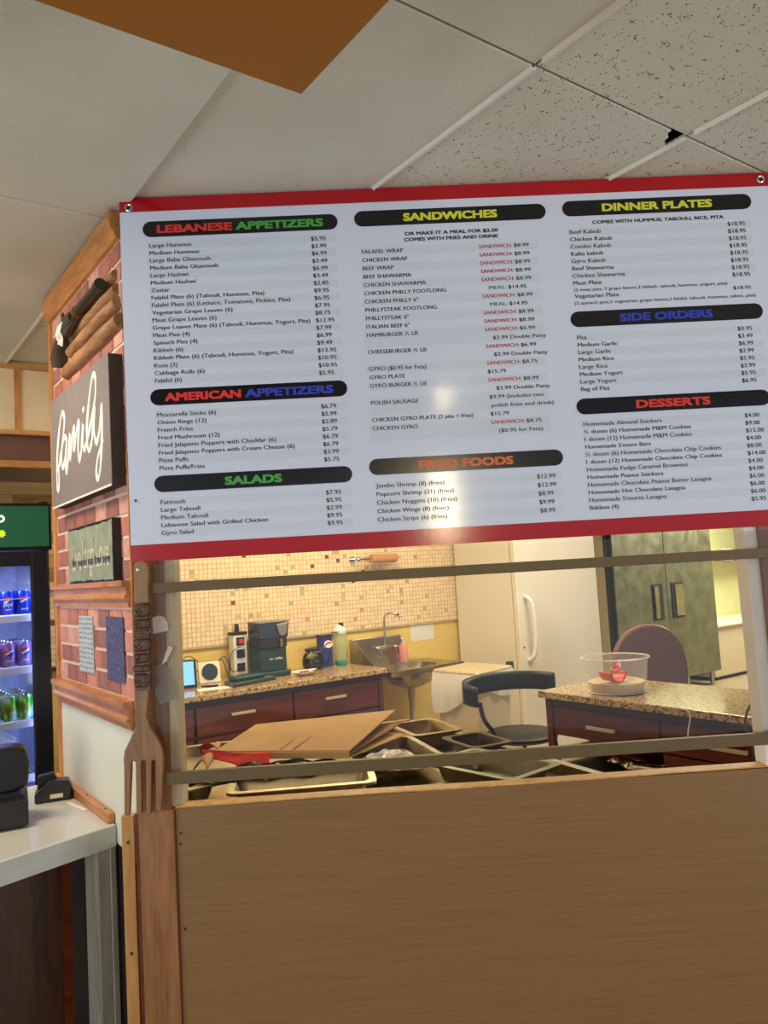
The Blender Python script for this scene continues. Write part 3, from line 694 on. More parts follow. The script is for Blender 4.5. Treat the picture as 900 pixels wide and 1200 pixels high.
# ================================================================== BRICK WALL DECOR
# family sign: local frame x from far edge to near edge along the wall
def wall_thing(name, label, cat, s0, z0, group=None):
    o = bpy.data.objects.new(name, None); COL.objects.link(o); o.location = (PX-.004, 3.09, z0); o.rotation_euler = (0, 0, -math.pi/2)
    OFF[o.name] = Vector((0,0,0)); return setp(o, label, cat, group)
# after this rotation local +x runs along world -Y, local +y along world +X, so the face looks to local -y
fs = wall_thing('family_sign', 'large charcoal box sign with white script word on the brick wall', 'sign', 0, 1.903)
part('box', MB().box(0, -.040, 0, .735, .004, .402), M['sign_dark'], fs)
part('face', MB().box(-.001, -.0425, -.002, .737, -.040, .404), M['sign_grey'], fs, bev=.0008)
part('frame_edge', MB().box(-.001, -.0445, -.003, .737, -.0425, .004), M['white_metal'], fs, 'thin pale lower edge')
ST = {'f':[(0.077,0.129),(0.133,0.17),(0.178,0.244),(0.201,0.294),(0.191,0.322),(0.168,0.329),(0.136,0.296),(0.097,0.225),(0.074,0.146),(0.071,0.074),(0.085,0.06),(0.101,0.081),(0.105,0.141),(0.143,0.196)],
'a':[(0.22,0.232),(0.184,0.235),(0.151,0.195),(0.15,0.14),(0.175,0.137),(0.215,0.184),(0.228,0.233),(0.208,0.164),(0.205,0.116),(0.215,0.107),(0.241,0.159)],
'm':[(0.241,0.159),(0.272,0.236),(0.263,0.187),(0.264,0.145),(0.29,0.199),(0.324,0.25),(0.333,0.238),(0.319,0.168),(0.347,0.21),(0.379,0.255),(0.392,0.248),(0.375,0.179),(0.382,0.121),(0.412,0.153)],
'i':[(0.412,0.153),(0.445,0.238),(0.433,0.18),(0.447,0.149),(0.478,0.172)],
'd':[(0.449,0.290),(0.456,0.276)],
'l':[(0.478,0.172),(0.55,0.238),(0.591,0.297),(0.601,0.347),(0.587,0.371),(0.562,0.364),(0.522,0.302),(0.491,0.229),(0.488,0.166),(0.506,0.137),(0.543,0.166)],
'y':[(0.543,0.166),(0.583,0.272),(0.569,0.205),(0.578,0.165),(0.597,0.152),(0.63,0.189),(0.658,0.261),(0.652,0.162),(0.628,0.072),(0.604,0.038),(0.588,0.038),(0.581,0.065),(0.603,0.104),(0.665,0.15)]}
def spline(pts, k=4):
    out = []; n = len(pts)
    for i in range(n-1):
        p0, p1, p2, p3 = pts[max(i-1, 0)], pts[i], pts[i+1], pts[min(i+2, n-1)]
        for s in range(k):
            t = s/k
            out.append(tuple(.5*((2*p1[c])+(-p0[c]+p2[c])*t+(2*p0[c]-5*p1[c]+4*p2[c]-p3[c])*t*t+(-p0[c]+3*p1[c]-3*p2[c]+p3[c])*t**3) for c in range(len(p1))))
    return out+[tuple(pts[-1])]
mb = MB()
for k, pts in ST.items():
    pts = spline(pts) if len(pts) > 2 else pts
    n = len(pts)
    mb.tube([(x, -.0428, z) for x, z in pts], [.0062 if i == 0 or i == n-1 else (.0090+.0024*math.sin(i*.5)) for i in range(n)] if k != 'd' else .012, 8)
for i, v in enumerate(mb.v): mb.v[i] = (v[0], -.0425+(v[1]+.0425)*.18 if v[1] < -.0425 else -.0425, v[2])
part('script_lettering', mb, M['i_white'], fs)
# smaller weathered sign
ss = thing('weathered_sign', 'small weathered sage green plaque with cream words standing on the upper wood rail', 'plaque', (PX, 2.7, 1.617))
OFFS = Vector((0,0,0))
o = ss; o.location = (PX-.004, 2.955, 1.618); o.rotation_euler = (0, 0, -math.pi/2); OFF[o.name] = OFFS
edge = [(0, 0)]
rr = random.Random(5)
for i in range(1, 20): edge.append((.53*i/20, .003+rr.random()*.007))
edge += [(.53, .004)]+[(.53-rr.random()*.004, .19*i/8) for i in range(1, 8)]+[(.53, .190)]
for i in range(1, 20): edge.append((.53-.53*i/20, .190-.002-rr.random()*.005))
edge += [(0, .188)]
part('board', MB().box(-.001, -.024, -.001, .533, .004, .193), M['black_m'], ss)
part('face', MB().prism(edge, -.0255, -.024, 'y'), M['sign_green'], ss)
mb = MB(); mb2 = MB()
text(mb, 'Live', .055, .045, .135, width=.115, y=-.0262, bold=.001); text(mb, 'Laugh', .190, .050, .135, width=.14, y=-.0262, bold=.001); text(mb, 'Love', .355, .050, .135, width=.14, y=-.0262, bold=.001)
text(mb2, 'the people you love here', .055, .058, .045, width=.45, y=-.0268, bold=.0008)
flush()
part('large_lettering', mb, M['i_cream'], ss); part('small_lettering', mb2, M['i_slate'], ss)
# revolver on three half logs
lg = thing('revolver_plaque', 'old revolver with white cord mounted on three carved half logs under the ceiling', 'wall decoration', (PX, 2.7, 2.4))
def hlog(name, y0, y1, z0, z1, r, lab=None):
    mb = MB(); n = 12; k = 9; vs = []; fsx = []
    for i in range(k+1):
        t = i/k; y = y0+(y1-y0)*t; z = z0+(z1-z0)*t; rad = r*(1+.06*math.sin(t*17+z0*9))*(.86 if i in (0, k) else 1)
        for j in range(n+1):
            a = -math.pi/2-math.pi*j/n; vs.append((PX-.001+rad*math.cos(a)*1.15, y, z+rad*math.sin(a)))
    for i in range(k):
        for j in range(n): fsx.append((i*(n+1)+j, i*(n+1)+j+1, (i+1)*(n+1)+j+1, (i+1)*(n+1)+j))
    fsx.append(tuple(range(n+1))); fsx.append(tuple(k*(n+1)+j for j in range(n+1))[::-1])
    mb.add(vs, fsx, 0, True); part(name, mb, M['log'], lg, lab)
hlog('half_log', 2.345, 3.0, 2.408, 2.402, .028)
hlog('half_log', 2.36, 2.93, 2.468, 2.462, .025)
hlog('half_log', 2.37, 2.90, 2.515, 2.508, .022)
hlog('half_log', 2.38, 2.76, 2.565, 2.556, .020)
bx = PX-.043
part('barrel', MB().tube([(bx, 2.69, 2.538), (bx, 2.45, 2.540)], .015, 10), M['iron'], lg)
part('muzzle', MB().tube([(bx, 2.45, 2.540), (bx, 2.415, 2.540)], [.018, .019], 12), M['iron'], lg)
part('frame', MB().prism([(2.69, 2.556), (2.86, 2.565), (2.90, 2.545), (2.90, 2.500), (2.82, 2.490), (2.69, 2.518)], bx-.010, bx+.010, 'x'), M['iron'], lg, bev=.004)
part('cylinder', MB().tube([(bx, 2.735, 2.530), (bx, 2.80, 2.530)], .020, 8), M['iron'], lg)
part('brass_ring', MB().tube([(bx, 2.700, 2.537), (bx, 2.686, 2.537)], .021, 12), M['brass'], lg)
part('hammer', MB().prism([(2.86, 2.56), (2.885, 2.592), (2.90, 2.588), (2.89, 2.545)], bx-.004, bx+.004, 'x'), M['iron'], lg)
part('grip', MB().tube([(bx+.01, 2.90, 2.520), (bx+.012, 2.97, 2.50), (bx+.014, 3.01, 2.46), (bx+.016, 3.02, 2.425)], [.018, .026, .032, .026], 12, flat=.6), M['sign_dark'], lg, 'rounded grey brown grip')
mb = MB()
for k in range(4):
    y = 2.83+.018*k; mb.tube(spline([(bx-.016, y, 2.54), (bx-.02, y+.02, 2.51), (bx-.018, y-.005, 2.48), (bx-.016, y+.012, 2.455+.008*k)]), .0028, 6)
part('cord', mb, M['i_white'], lg)
# two patterned metal cards on the lower bricks
for (y0, y1, z0, z1, c, lab) in ((2.755, 2.935, 1.308, 1.503, 'pale', 'pale grey perforated card fixed on the lower bricks, farther from the fork'), (2.42, 2.60, 1.306, 1.505, 'slate', 'slate blue patterned card fixed on the lower bricks, next to the fork')):
    m = Mt('patterned card '+c, rgb(150, 160, 165), .5); v = m.co((1, 60, 60))
    vo = m.n('ShaderNodeTexVoronoi', Scale=1.0, Randomness=.25 if c == 'pale' else .8); m.l(v, vo.inputs['Vector'])
    m.col(m.ramp(vo.outputs['Distance'], [(.28, rgb(96, 104, 108)), (.36, rgb(188, 196, 196))] if c == 'pale' else [(.25, rgb(104, 100, 128)), (.5, rgb(70, 66, 96))]))
    solo('patterned_card', MB().box(PX-.0065, y0, z0, PX-.003, y1, z1), m.m, lab, 'card', (PX-.004, (y0+y1)/2, z0))

# ================================================================== LEFT COUNTER
e = Vector((.958, .287, 0)); A = Vector((.741, 2.565, 0))
ct = thing('white_counter', 'white laminate counter with dark brown base at the left of the brick wall', 'counter', (.1, 2.9, 0))
fl = A-e*1.6
topz = .86
part('worktop', MB().prism([(A.x, A.y), (.741, 3.30), (-.9, 3.30), (fl.x, fl.y)], topz-.068, topz, 'z'), [M['lam']], ct, bev=.006)
nrm = Vector((.287, -.958, 0))
def along(s, d): p = A+e*s-nrm*d; return (p.x, p.y)
part('edge_band', MB().prism([along(-1.6, .002), along(-.002, .002), along(-.002, -.002), along(-1.6, -.002)], topz-.067, topz-.003, 'z'), M['lam_edge'], ct, 'greyish laminate edge')
part('front_panel', MB().prism([along(-1.55, .10), along(-.115, .10), along(-.115, .12), along(-1.55, .12)], .0, topz-.068, 'z'), M['dark_wood'], ct)
part('red_stile', MB().prism([along(-.130, .085), along(-.105, .085), along(-.105, .10), along(-.130, .10)], .0, topz-.069, 'z'), M['mahog'], ct)
part('side_board', MB().prism([along(-.062, .008), along(-.022, .008), along(-.022, .08), along(-.062, .08)], .0, topz-.069, 'z'), M['grey_paint'], ct, bev=.002)
part('side_board', MB().prism([along(-.021, .003), along(-.001, .003), along(-.001, .05), along(-.021, .05)], .0, topz-.069, 'z'), M['grey_paint'], ct, bev=.002)
# card terminal
tm = thing('card_terminal', 'small black card payment terminal lying on the white counter', 'card terminal', (.66, 3.02, topz+.001), rz=R(-14))
part('body', MB().prism([(-.062, 0), (.055, 0), (.062, .035), (.050, .066), (-.010, .072), (-.062, .030)], -.034, .034, 'y').xf(Matrix.Rotation(R(0), 4, 'Z')), M['black'], tm, bev=.006)
part('paper_cover', MB().prism([(-.055, .032), (-.052, .085), (.0, .092), (.012, .070)], .004, .040, 'y'), M['black_m'], tm, bev=.005)
part('keypad', MB().box(-.058, -.030, .031, -.025, .03, .036).xf(Matrix.Rotation(0, 4, 'Y')), M['iron'], tm)
part('rating_label', MB().box(-.012, -.0352, .012, .030, -.0338, .026), M['paper'], tm, 'small white label')
for x in (-.045, .04): part('foot', MB().box(x-.006, -.03, -.0008, x+.006, .03, .004), M['rubber'], tm)
solo('receipt_strip', MB().box(-.007, -.075, 0, .007, .075, .002), M['paper'], 'thin white plastic strip beside the wood strip on the counter', 'strip', (.697, 2.86, topz+.0005), rz=R(8))
# register back
rg = thing('cash_register', 'black cash register at the left edge on the white counter', 'cash register', (.425, 2.85, topz+.001), rz=R(-10))
part('drawer_box', MB().box(-.16, -.10, .004, .115, .11, .085), M['black_m'], rg, bev=.008)
part('display_head', MB().prism([(-.13, .10), (-.12, .245), (.07, .245), (.112, .235), (.122, .19), (.115, .115), (.07, .10)], -.045, .055, 'y'), M['black'], rg, bev=.012)
part('neck', MB().box(-.09, -.035, .083, .09, .045, .102), M['rubber'], rg)
part('foot', MB().box(.06, -.08, -.0005, .1, .08, .006), M['rubber'], rg)

# ================================================================== DRINKS COOLER
CY = 4.0
ck = thing('drinks_cooler', 'black drinks cooler with backlit green header and lit shelves of cans', 'cooler', (.3, 4.3, 0))
X0, X1 = -.45, .885
part('side_wall', MB().box(X1-.03, CY+.03, .05, X1, CY+.72, 2.03), M['navy'], ck)
part('side_wall', MB().box(X0, CY+.03, .05, X0+.03, CY+.72, 2.03), M['navy'], ck)
part('back_wall', MB().box(X0+.03, CY+.66, .05, X1-.03, CY+.72, 1.80), M['cooler_in'], ck)
part('liner', MB().box(X1-.034, CY+.05, .2, X1-.030, CY+.66, 1.78), M['cooler_in'], ck)
part('base', MB().box(X0, CY+.03, .0, X1, CY+.72, .2), M['navy'], ck)
part('top_box', MB().box(X0, CY+.01, 1.795, X1+.012, CY+.72, 2.02), M['navy'], ck, bev=.004)
hd = part('header_panel', MB().box(X0+.02, CY-.004, 1.812, X1-.004, CY+.01, 2.005), M['header'], ck, 'green backlit header')
part('lettering', MB().tube(spline([(.655, CY-.007, 1.945), (.672, CY-.007, 1.958), (.683, CY-.007, 1.948), (.680, CY-.007, 1.936), (.668, CY-.007, 1.930)]), .005, 6), M['header_w'], hd)
mb = MB(); pts = []
for i in range(16):
    a = i*math.pi/8; r = .022 if i % 2 else .013; pts.append((.672+r*math.cos(a), 1.875+r*math.sin(a)))
mb.prism(pts, CY-.008, CY-.005, 'y'); part('star_emblem', mb, M['header_y'], hd)
part('door_frame', MB().box(.800, CY-.012, .25, .872, CY+.03, 1.79).box(X0, CY-.012, .25, X0+.07, CY+.03, 1.79).box(X0+.07, CY-.012, 1.722, .800, CY+.03, 1.79).box(X0+.07, CY-.012, .25, .800, CY+.03, .45), M['navy'], ck, bev=.003)
part('door_gasket', MB().box(.796, CY-.006, .45, .800, CY+.02, 1.722), M['black'], ck)
part('door_glass', MB().box(X0+.07, CY+.004, .45, .796, CY+.008, 1.722), M['glass'], ck)
part('light_tube', MB().tube([(.838, CY+.06, .5), (.838, CY+.06, 1.70)], .010, 8), M['led'], ck)
part('light_tube', MB().tube([(X0+.06, CY+.06, .5), (X0+.06, CY+.06, 1.70)], .010, 8), M['led'], ck)
lamp('cooler_light', 'AREA', (.25, CY+.09, 1.70), 14, (.5, .58, 1), .8, .08, (.25, CY+.25, 0))
SH = [1.488, 1.243, .990, .735]
for z in SH:
    mb = MB().tube([(X0+.04, CY+.085, z), (.845, CY+.085, z)], .006, 8)
    mb.box(X0+.04, CY+.078, z-.03, .845, CY+.082, z-.002)
    k = 0
    x = .28
    while x < .84: mb.box(x, CY+.085, z-.004, x+.004, CY+.6, z); x += .022
    part('shelf', mb, M['white_metal'], ck)
part('shelf_lip', MB().box(X0+.04, CY+.066, SH[0]+.078, .83, CY+.068, SH[0]+.084), M['white_metal'], ck)
def make_can(kind, mat, z, label, group):
    t = thing('soda_can', label, 'can', (0, 0, 0), group=group, rz=0)
    part('body', MB().lathe([(.022, 0), (.026, .004), (.0325, .012), (.0325, .103), (.027, .116)], n=22), M[mat], t)
    part('lid', MB().lathe([(.027, .116), (.027, .1185), (.0255, .1185), (.024, .115), (.0001, .115)], n=22), M['chrome'], t)
    return t
rows = [('can_blue', SH[0], 'blue'), ('can_cherry', SH[1], 'violet'), ('can_green', SH[2], 'lime green')]
for mat, z, cn in rows:
    z += .0015
    pos = ['front', 'second', 'third', 'fourth', 'fifth']
    proto = None
    for r in range(5):
        for q, x in enumerate((.785, .713, .641)):
            side = ('column beside the door frame', 'middle column', 'column farthest from the frame')[q]
            shelf = {'blue': 'top', 'violet': 'middle', 'lime green': 'lower'}[cn]
            lab = '%s soda can, %s cooler shelf, %s, %s row' % (cn, shelf, side, pos[r])
            gp = '%s cans on the %s cooler shelf' % (cn, shelf)
            if proto is None:
                proto = make_can(cn, mat, z, lab, gp); c = proto
            else: c = clone(proto, label=lab)
            c.location = (x, CY+.130+r*.070, z)
            if cn == 'lime green' or (cn == 'blue' and q == 1): c.rotation_euler.z = 0.3*(q-1)
            if r == 0 and q < 2:
                m2 = MB()
                if cn == 'lime green': text(m2, 'DEW', 0, .045, .030, align='C', width=.034, bold=.0012, wrap=.0331)
                elif cn == 'violet': text(m2, 'pepsi', 0, .028, .016, align='C', width=.030, bold=.0005, wrap=.0331)
                elif q == 1: text(m2, 'pepsi', 0, .045, .030, align='C', width=.042, bold=.0008, wrap=.0331)
                else: text(m2, 'pepsi', 0, .026, .014, align='C', width=.026, bold=.0004, wrap=.0331)
                flush(); part('lettering', m2, M['i_red' if cn == 'lime green' else 'i_white'], c)
# wrapped pack on the bottom shelf
solo('wrapped_pack', MB().grid(lambda u, v: (.52+.22*u, CY+.12+.03*math.sin(v*9), SH[3]+.02+.17*v-.03*math.sin(u*7)*v), 8, 8), M['bag_clear'], 'crumpled clear wrapped pack on the bottom cooler shelf', 'pack', (.6, CY+.12, SH[3]+.02), th=.006)

# ================================================================== KITCHEN
# ---- steam table with pans
stb = thing('steam_table', 'stainless steam table just behind the half wall', 'table', (1.5, 2.7, 0))
part('deck', MB().prism([(.89, 2.44), (.89, 3.40), (2.235, 2.98), (2.06, 1.72)], .835, .865, 'z'), M['steel'], stb, bev=.004)
part('raised_rim', MB().prism([(.89, 3.37), (.89, 3.40), (2.235, 2.98), (2.225, 2.95)], .865, .905, 'z'), M['steel'], stb)
part('raised_rim', MB().prism([(2.235, 2.98), (2.205, 2.97), (2.03, 1.74), (2.06, 1.72)], .865, .905, 'z'), M['steel'], stb)
for (x, y) in ((.95, 2.55), (.95, 3.3), (2.15, 2.95), (2.0, 1.9)): part('leg', MB().cyl((x, y, 0), (x, y, .835), .02, n=10), M['steel'], stb)
def pan(label, cx, cy, z, L, Wd, rz, depth=.06, tilt=(0, 0), name='steam_pan', inside=None):
    t = thing(name, label, 'pan', (cx, cy, z), rz=rz, group='steel pans on the steam table')
    t.rotation_euler = (tilt[0], tilt[1], rz)
    a, b, r = L/2, Wd/2, .018; ia, ib = a-.022, b-.022
    def ring(A_, B_, zz, rad, n=5):
        pts = []
        for (sx, sy, a0) in ((1, 1, 0), (-1, 1, 90), (-1, -1, 180), (1, -1, 270)):
            for i in range(n):
                an = R(a0+90*i/(n-1)); pts.append((sx*(A_-rad)+rad*math.cos(an), sy*(B_-rad)+rad*math.sin(an), zz))
        return pts
    rings = [ring(a, b, depth-.008, .035), ring(a, b, depth, .035), ring(ia, ib, depth, .03), ring(ia-.008, ib-.008, depth-.012, .03), ring(ia-.02, ib-.02, .006, .03), ring(ia-.04, ib-.04, .002, .02)]
    n = len(rings[0]); vs = [p for r_ in rings for p in r_]
    fs_ = [(i*n+j, i*n+(j+1)%n, (i+1)*n+(j+1)%n, (i+1)*n+j) for i in range(len(rings)-1) for j in range(n)]
    fs_.append(tuple((len(rings)-1)*n+j for j in range(n)))
    part('tray', MB().add(vs, fs_, 0, True), inside or M['steel_pan'], t, th=.002)
    return t
pan('deep steel pan at the far right corner of the steam table', 2.07, 2.68, .866, .31, .23, R(76), .065, inside=M['steel'])
pan('black lined steel pan at the right side of the steam table', 2.045, 2.325, .866, .25, .19, R(80), .065, inside=M['iron'])
pan('wide shallow steel pan in the middle of the steam table beside the cardboard', 1.725, 2.45, .885, .42, .30, R(72), .045)
pan('dark steel pan by the right end of the half wall', 1.83, 2.01, .868, .40, .27, R(96), .065, inside=M['steel_door'])
pan('bright steel pan tucked along the half wall under the lower bar', 1.28, 2.33, .868, .48, .20, R(-30), .06, inside=M['steel_bright'])
pan('narrow steel pan at the left end of the steam table beside the post', 1.00, 2.72, .868, .42, .16, R(97), .06, inside=M['steel_bright'])
0 and solo('steel_lid', MB().prism([(-.25, -.11), (.25, -.11), (.25, .11), (-.25, .11)], 0, .006, 'z').box(-.03, -.012, .006, .03, .012, .016), M['steel_pan'], 'flat steel lid leaning across the pans in front of the cardboard', 'lid', (1.28, 2.42, .945), rz=R(-22), bev=.002)
br = thing('wire_rack', 'small steel wire rack corner lying on the pans by the half wall', 'rack', (1.58, 2.16, .938), rz=R(-38))
for k in range(7): part('wire', MB().tube([(-.05, -.03+.01*k, .004), (.05, -.03+.01*k, .004)], .0018, 6), M['chrome'], br)
part('rim', MB().tube([(-.055, -.036, .004), (.055, -.036, .004), (.055, .036, .004), (-.055, .036, .004)], .0028, 6, closed=True), M['chrome'], br)
# cardboard
cb = thing('folded_cardboard', 'folded sheet of brown cardboard lying over the steel pans', 'cardboard', (1.5, 2.65, .95))
q = [(1.135, 2.70), (1.465, 2.325), (1.955, 2.72), (1.44, 2.99)]
def sheet(mb, pts, z, dz, th_):
    b = [(x, y, z+d) for (x, y), d in zip(pts, dz)]
    mb.hexa(b+[(x, y, zz+th_) for (x, y, zz) in b]); return mb
part('top_flap', sheet(MB(), q, 0.988, (.0, .0, .022, .01), .005), M['kraft'], cb)
part('front_edge', sheet(MB(), [(1.135, 2.70), (1.128, 2.692), (1.455, 2.318), (1.465, 2.325)], .968, (0, 0, 0, 0), .022), M['kraft'], cb)
part('middle_flap', sheet(MB(), [(1.17, 2.72), (1.475, 2.345), (1.915, 2.62), (1.45, 2.96)], .972, (0, 0, .006, 0), .004), M['kraft_in'], cb)
part('lower_flap', sheet(MB(), [(1.2, 2.74), (1.49, 2.36), (1.86, 2.52), (1.47, 2.92)], .958, (0, 0, -.004, 0), .004), M['kraft'], cb)
part('crease', sheet(MB(), [(1.335, 2.492), (1.341, 2.486), (1.765, 2.832), (1.760, 2.838)], .9945, (0, 0, .012, .012), .0012), M['kraft_in'], cb)
part('crease', sheet(MB(), [(1.305, 2.53), (1.311, 2.523), (1.70, 2.862), (1.695, 2.868)], .9942, (0, 0, .011, .011), .0012), M['mahog'], cb, 'reddish printed line')
# curled kraft paper at the left end
kp = MB(); 
def kfn(u, v):
    a = -1.1+2.6*v; return (1.03+.17*u+.02*math.cos(a), 2.60+.26*u+.055*math.sin(a)*(1-.3*u), .945+.045*math.cos(a)*(1-.3*u)+.012*u)
solo('curled_paper', kp.grid(kfn, 8, 12), M['kraft'], 'curled brown paper at the left end of the cardboard', 'paper', (1.1, 2.7, .93), th=.003)
# red cloth
def cfn(u, v):
    p = Vector((1.105, 2.745, .992)).lerp(Vector((1.262, 2.510, .992)), u); q_ = Vector((1.085, 2.66, .955)).lerp(Vector((1.215, 2.44, .940)), u)
    r_ = p.lerp(q_, v*(.12+1.1*min(1, u*1.35))); return (r_.x-.006*math.sin(u*9), r_.y+.004*math.sin(v*8), r_.z+.005*math.sin(u*8+v*4))
rc = thing('red_cloth', 'red cloth hanging from under the cardboard over the pans', 'cloth', (1.2, 2.6, .95))
part('drape', MB().grid(cfn, 16, 8), M['red_cloth'], rc, th=.003)
part('fold', MB().grid(lambda u, v: (1.135+.035*u+.01*v, 2.85-.09*u, .985+.018*math.sin(u*3.1)-.028*v), 8, 6), plain('dark red cloth', rgb(150, 8, 16), .9), rc, 'darker folded corner', th=.004)
# black bag
def bfn(u, v):
    x = 1.00+.47*u; y = 2.600-.23*u+.11*(v-.5); return (x+.05*(v-.5), y, .928+.038*math.sin(math.pi*v)*(.4+.6*math.sin(math.pi*u))+.006*math.sin(u*23+v*9)+.004*math.sin(v*31+u*7))
solo('black_bag', MB().grid(bfn, 30, 12), M['bag_black'], 'crumpled black plastic bag under the red cloth and cardboard', 'bag', (1.25, 2.55, .91), th=.004)
cp = MB().grid(lambda u, v: (1.56+.14*u, 2.30+.10*v, 0.944+.004*math.sin(u*14+v*3+2*math.sin(v*9))+.003*math.sin(v*17+u*5)), 24, 18)
solo('clear_wrap', cp, M['clear_rim'], 'crumpled clear plastic wrap at the right end of the cardboard', 'wrap', (1.6, 2.35, .93), th=.002)

# ---- back counter
GC = .91
kc = thing('base_cabinet', 'red mahogany base cabinet with drawers under the back granite counter', 'cabinet', (2.4, 4.9, 0))
part('carcass', MB().box(1.35, 4.66, .08, 3.225, 5.25, GC-.035), M['mahog'], kc)
part('plinth', MB().box(1.35, 4.70, 0, 3.225, 5.25, .08), M['dark'], kc)
part('dark_rail', MB().box(1.35, 4.645, GC-.075, 3.235, 4.66, GC-.035), M['sign_dark'], kc)
part('end_stile', MB().box(3.20, 4.638, .08, 3.235, 4.66, GC-.075), M['mahog'], kc)
for (a, b) in ((1.36, 1.82), (1.84, 2.50), (2.52, 3.19)):
    for (z0, z1, hz) in ((.655, .830, .765), (.37, .64, .53), (.10, .355, .24)):
        d = part('drawer', MB().box(a, 4.636, z0, b, 4.66, z1), M['mahog'], kc, bev=.003)
        c = (a+b)/2-.03; part('handle', MB().box(c-.08, 4.606, hz-.008, c+.08, 4.616, hz+.008).box(c-.07, 4.616, hz-.005, c-.06, 4.636, hz+.005).box(c+.06, 4.616, hz-.005, c+.07, 4.636, hz+.005), M['satin'], d, 'brushed metal handle')
gt = solo('granite_worktop', MB().box(1.33, 4.60, GC-.035, 3.262, 5.248, GC), M['granite'], 'speckled granite worktop along the mosaic tiled wall', 'worktop', (2.3, 4.9, GC-.035), bev=.004)
G = GC+.001
# tablet
tb = thing('tablet', 'small black tablet with a lit blue screen on the back counter', 'tablet', (1.91, 4.98, G), rz=R(-14))
Tt = Matrix.Rotation(R(-14), 4, 'X')
part('case', MB().box(-.075, -.006, 0, .075, .006, .185).xf(Tt), M['black'], tb, bev=.004)
part('screen', MB().box(-.066, -.0075, .02, .060, -.006, .172).xf(Tt), M['screen'], tb)
# frame with round glass
cl = thing('round_frame', 'small white square frame with dark round face on the back counter', 'frame', (2.13, 5.10, G), rz=R(-4))
Tt = Matrix.Rotation(R(-10), 4, 'X')
part('mount', MB().box(-.075, -.008, 0, .075, .008, .14).xf(Tt), M['white'], cl, bev=.004)
part('face', MB().cyl((.002, -.011, .072), (.002, -.008, .072), .056, n=28).xf(Tt), M['smoke'], cl)
part('ring', MB().tube([(.002+.058*math.cos(a), -.009, .072+.058*math.sin(a)) for a in [i*math.pi/12 for i in range(24)]], .003, 6, closed=True).xf(Tt), M['cream_panel'], cl)
# outlet tower
ot = thing('outlet_tower', 'white outlet tower with plugs behind the folded black cases', 'power strip', (2.38, 5.17, G))
part('tower', MB().box(2.325, 5.13, G, 2.43, 5.21, G+.30), M['white'], ot, bev=.008)
part('cap', MB().box(2.322, 5.127, G+.30, 2.433, 5.213, G+.318), M['rubber'], ot)
for i, z in enumerate((G+.225, G+.14, G+.045)):
    s = part('socket', MB().box(2.348, 5.126, z, 2.408, 5.131, z+.058), M['black'], ot)
    part('plug', MB().box(2.362, 5.108, z+.014, 2.394, 5.126, z+.044), M['red_pl' if i == 0 else 'rubber'], s, 'red and white plug' if i == 0 else None)
part('plug', MB().tube([(2.37, 5.16, G+.318), (2.37, 5.16, G+.375)], [.018, .014], 10), M['black'], ot, 'black plug on top')
# cables
mb = MB()
for pts in ([(1.92, 5.08, G+.14), (1.99, 5.15, G+.19), (2.07, 5.17, G+.15), (2.10, 5.19, G+.05)], [(1.95, 5.04, G+.06), (2.04, 5.13, G+.075), (2.16, 5.20, G+.12), (2.2, 5.2, G+.02)],
            [(2.20, 5.2, G+.04), (2.235, 5.14, G+.15), (2.28, 5.12, G+.02), (2.30, 5.12, G+.17), (2.36, 5.10, G+.22)], [(2.16, 5.2, G+.02), (2.21, 5.14, G+.12), (2.26, 5.14, G+.16), (2.31, 5.11, G+.05), (2.37, 5.10, G+.10)]):
    mb.tube(spline(pts, 6), .003, 6)
solo('cable_tangle', mb, M['rubber'], 'tangle of thin black cables between tablet and outlet tower', 'cables', (2.1, 5.1, G))
# folded black cases
fb = thing('folded_case', 'stack of two flat dark green cases before the outlet tower', 'case', (2.27, 4.83, G), rz=R(14))
part('lower_case', MB().prism([(-.17, -.08), (.20, -.075), (.19, .07), (-.12, .08)], 0, .028, 'z'), M['green_black'], fb, bev=.008)
part('upper_case', MB().prism([(-.12, -.04), (.12, -.05), (.15, .06), (-.10, .065)], .028, .058, 'z'), M['green_black'], fb, bev=.010)
part('zip_pull', MB().box(.10, -.07, .028, .16, -.055, .034), M['chrome'], fb)
# paper with pen
nt = thing('note_paper', 'sheet of white paper with a black pen at the edge of the back counter', 'paper', (2.03, 4.80, G-.0005), rz=R(-12))
part('sheet', MB().prism([(-.11, -.06), (.11, -.05), (.10, .07), (-.10, .06)], 0, .001, 'z'), M['paper'], nt)
solo('marker_pen', MB().tube([(-.06, 0, .008), (.05, 0, .008)], .007, 10), M['black'], 'black marker pen on the white paper', 'pen', (2.04, 4.88, G+.001), rz=R(-30))
# coffee maker
cm = thing('coffee_maker', 'dark green and black drip coffee maker on the back counter', 'coffee maker', (2.55, 5.03, G))
part('base', MB().box(2.445, 4.93, G, 2.665, 5.13, G+.04), M['green_black'], cm, bev=.01)
part('tower', MB().box(2.445, 4.97, G+.04, 2.655, 5.13, G+.20), M['green_black'], cm, bev=.006)
part('mid_band', MB().box(2.443, 4.955, G+.20, 2.655, 5.13, G+.265), M['rubber'], cm, bev=.006)
part('tank', MB().prism([(2.440, G+.265), (2.66, G+.265), (2.675, G+.37), (2.440, G+.375)], 4.95, 5.13, 'y'), M['smoke'], cm, bev=.004)
part('lid', MB().box(2.437, 4.945, G+.373, 2.68, 5.135, G+.383), M['sign_grey'], cm, bev=.003)
part('basket', MB().prism([(2.565, G+.36), (2.66, G+.37), (2.645, G+.29), (2.62, G+.275), (2.585, G+.285)], 4.935, 4.952, 'y'), M['steel'], cm, bev=.006)
part('spout', MB().tube([(2.60, 4.945, G+.26), (2.60, 4.945, G+.20)], .012, 8), M['chrome'], cm)
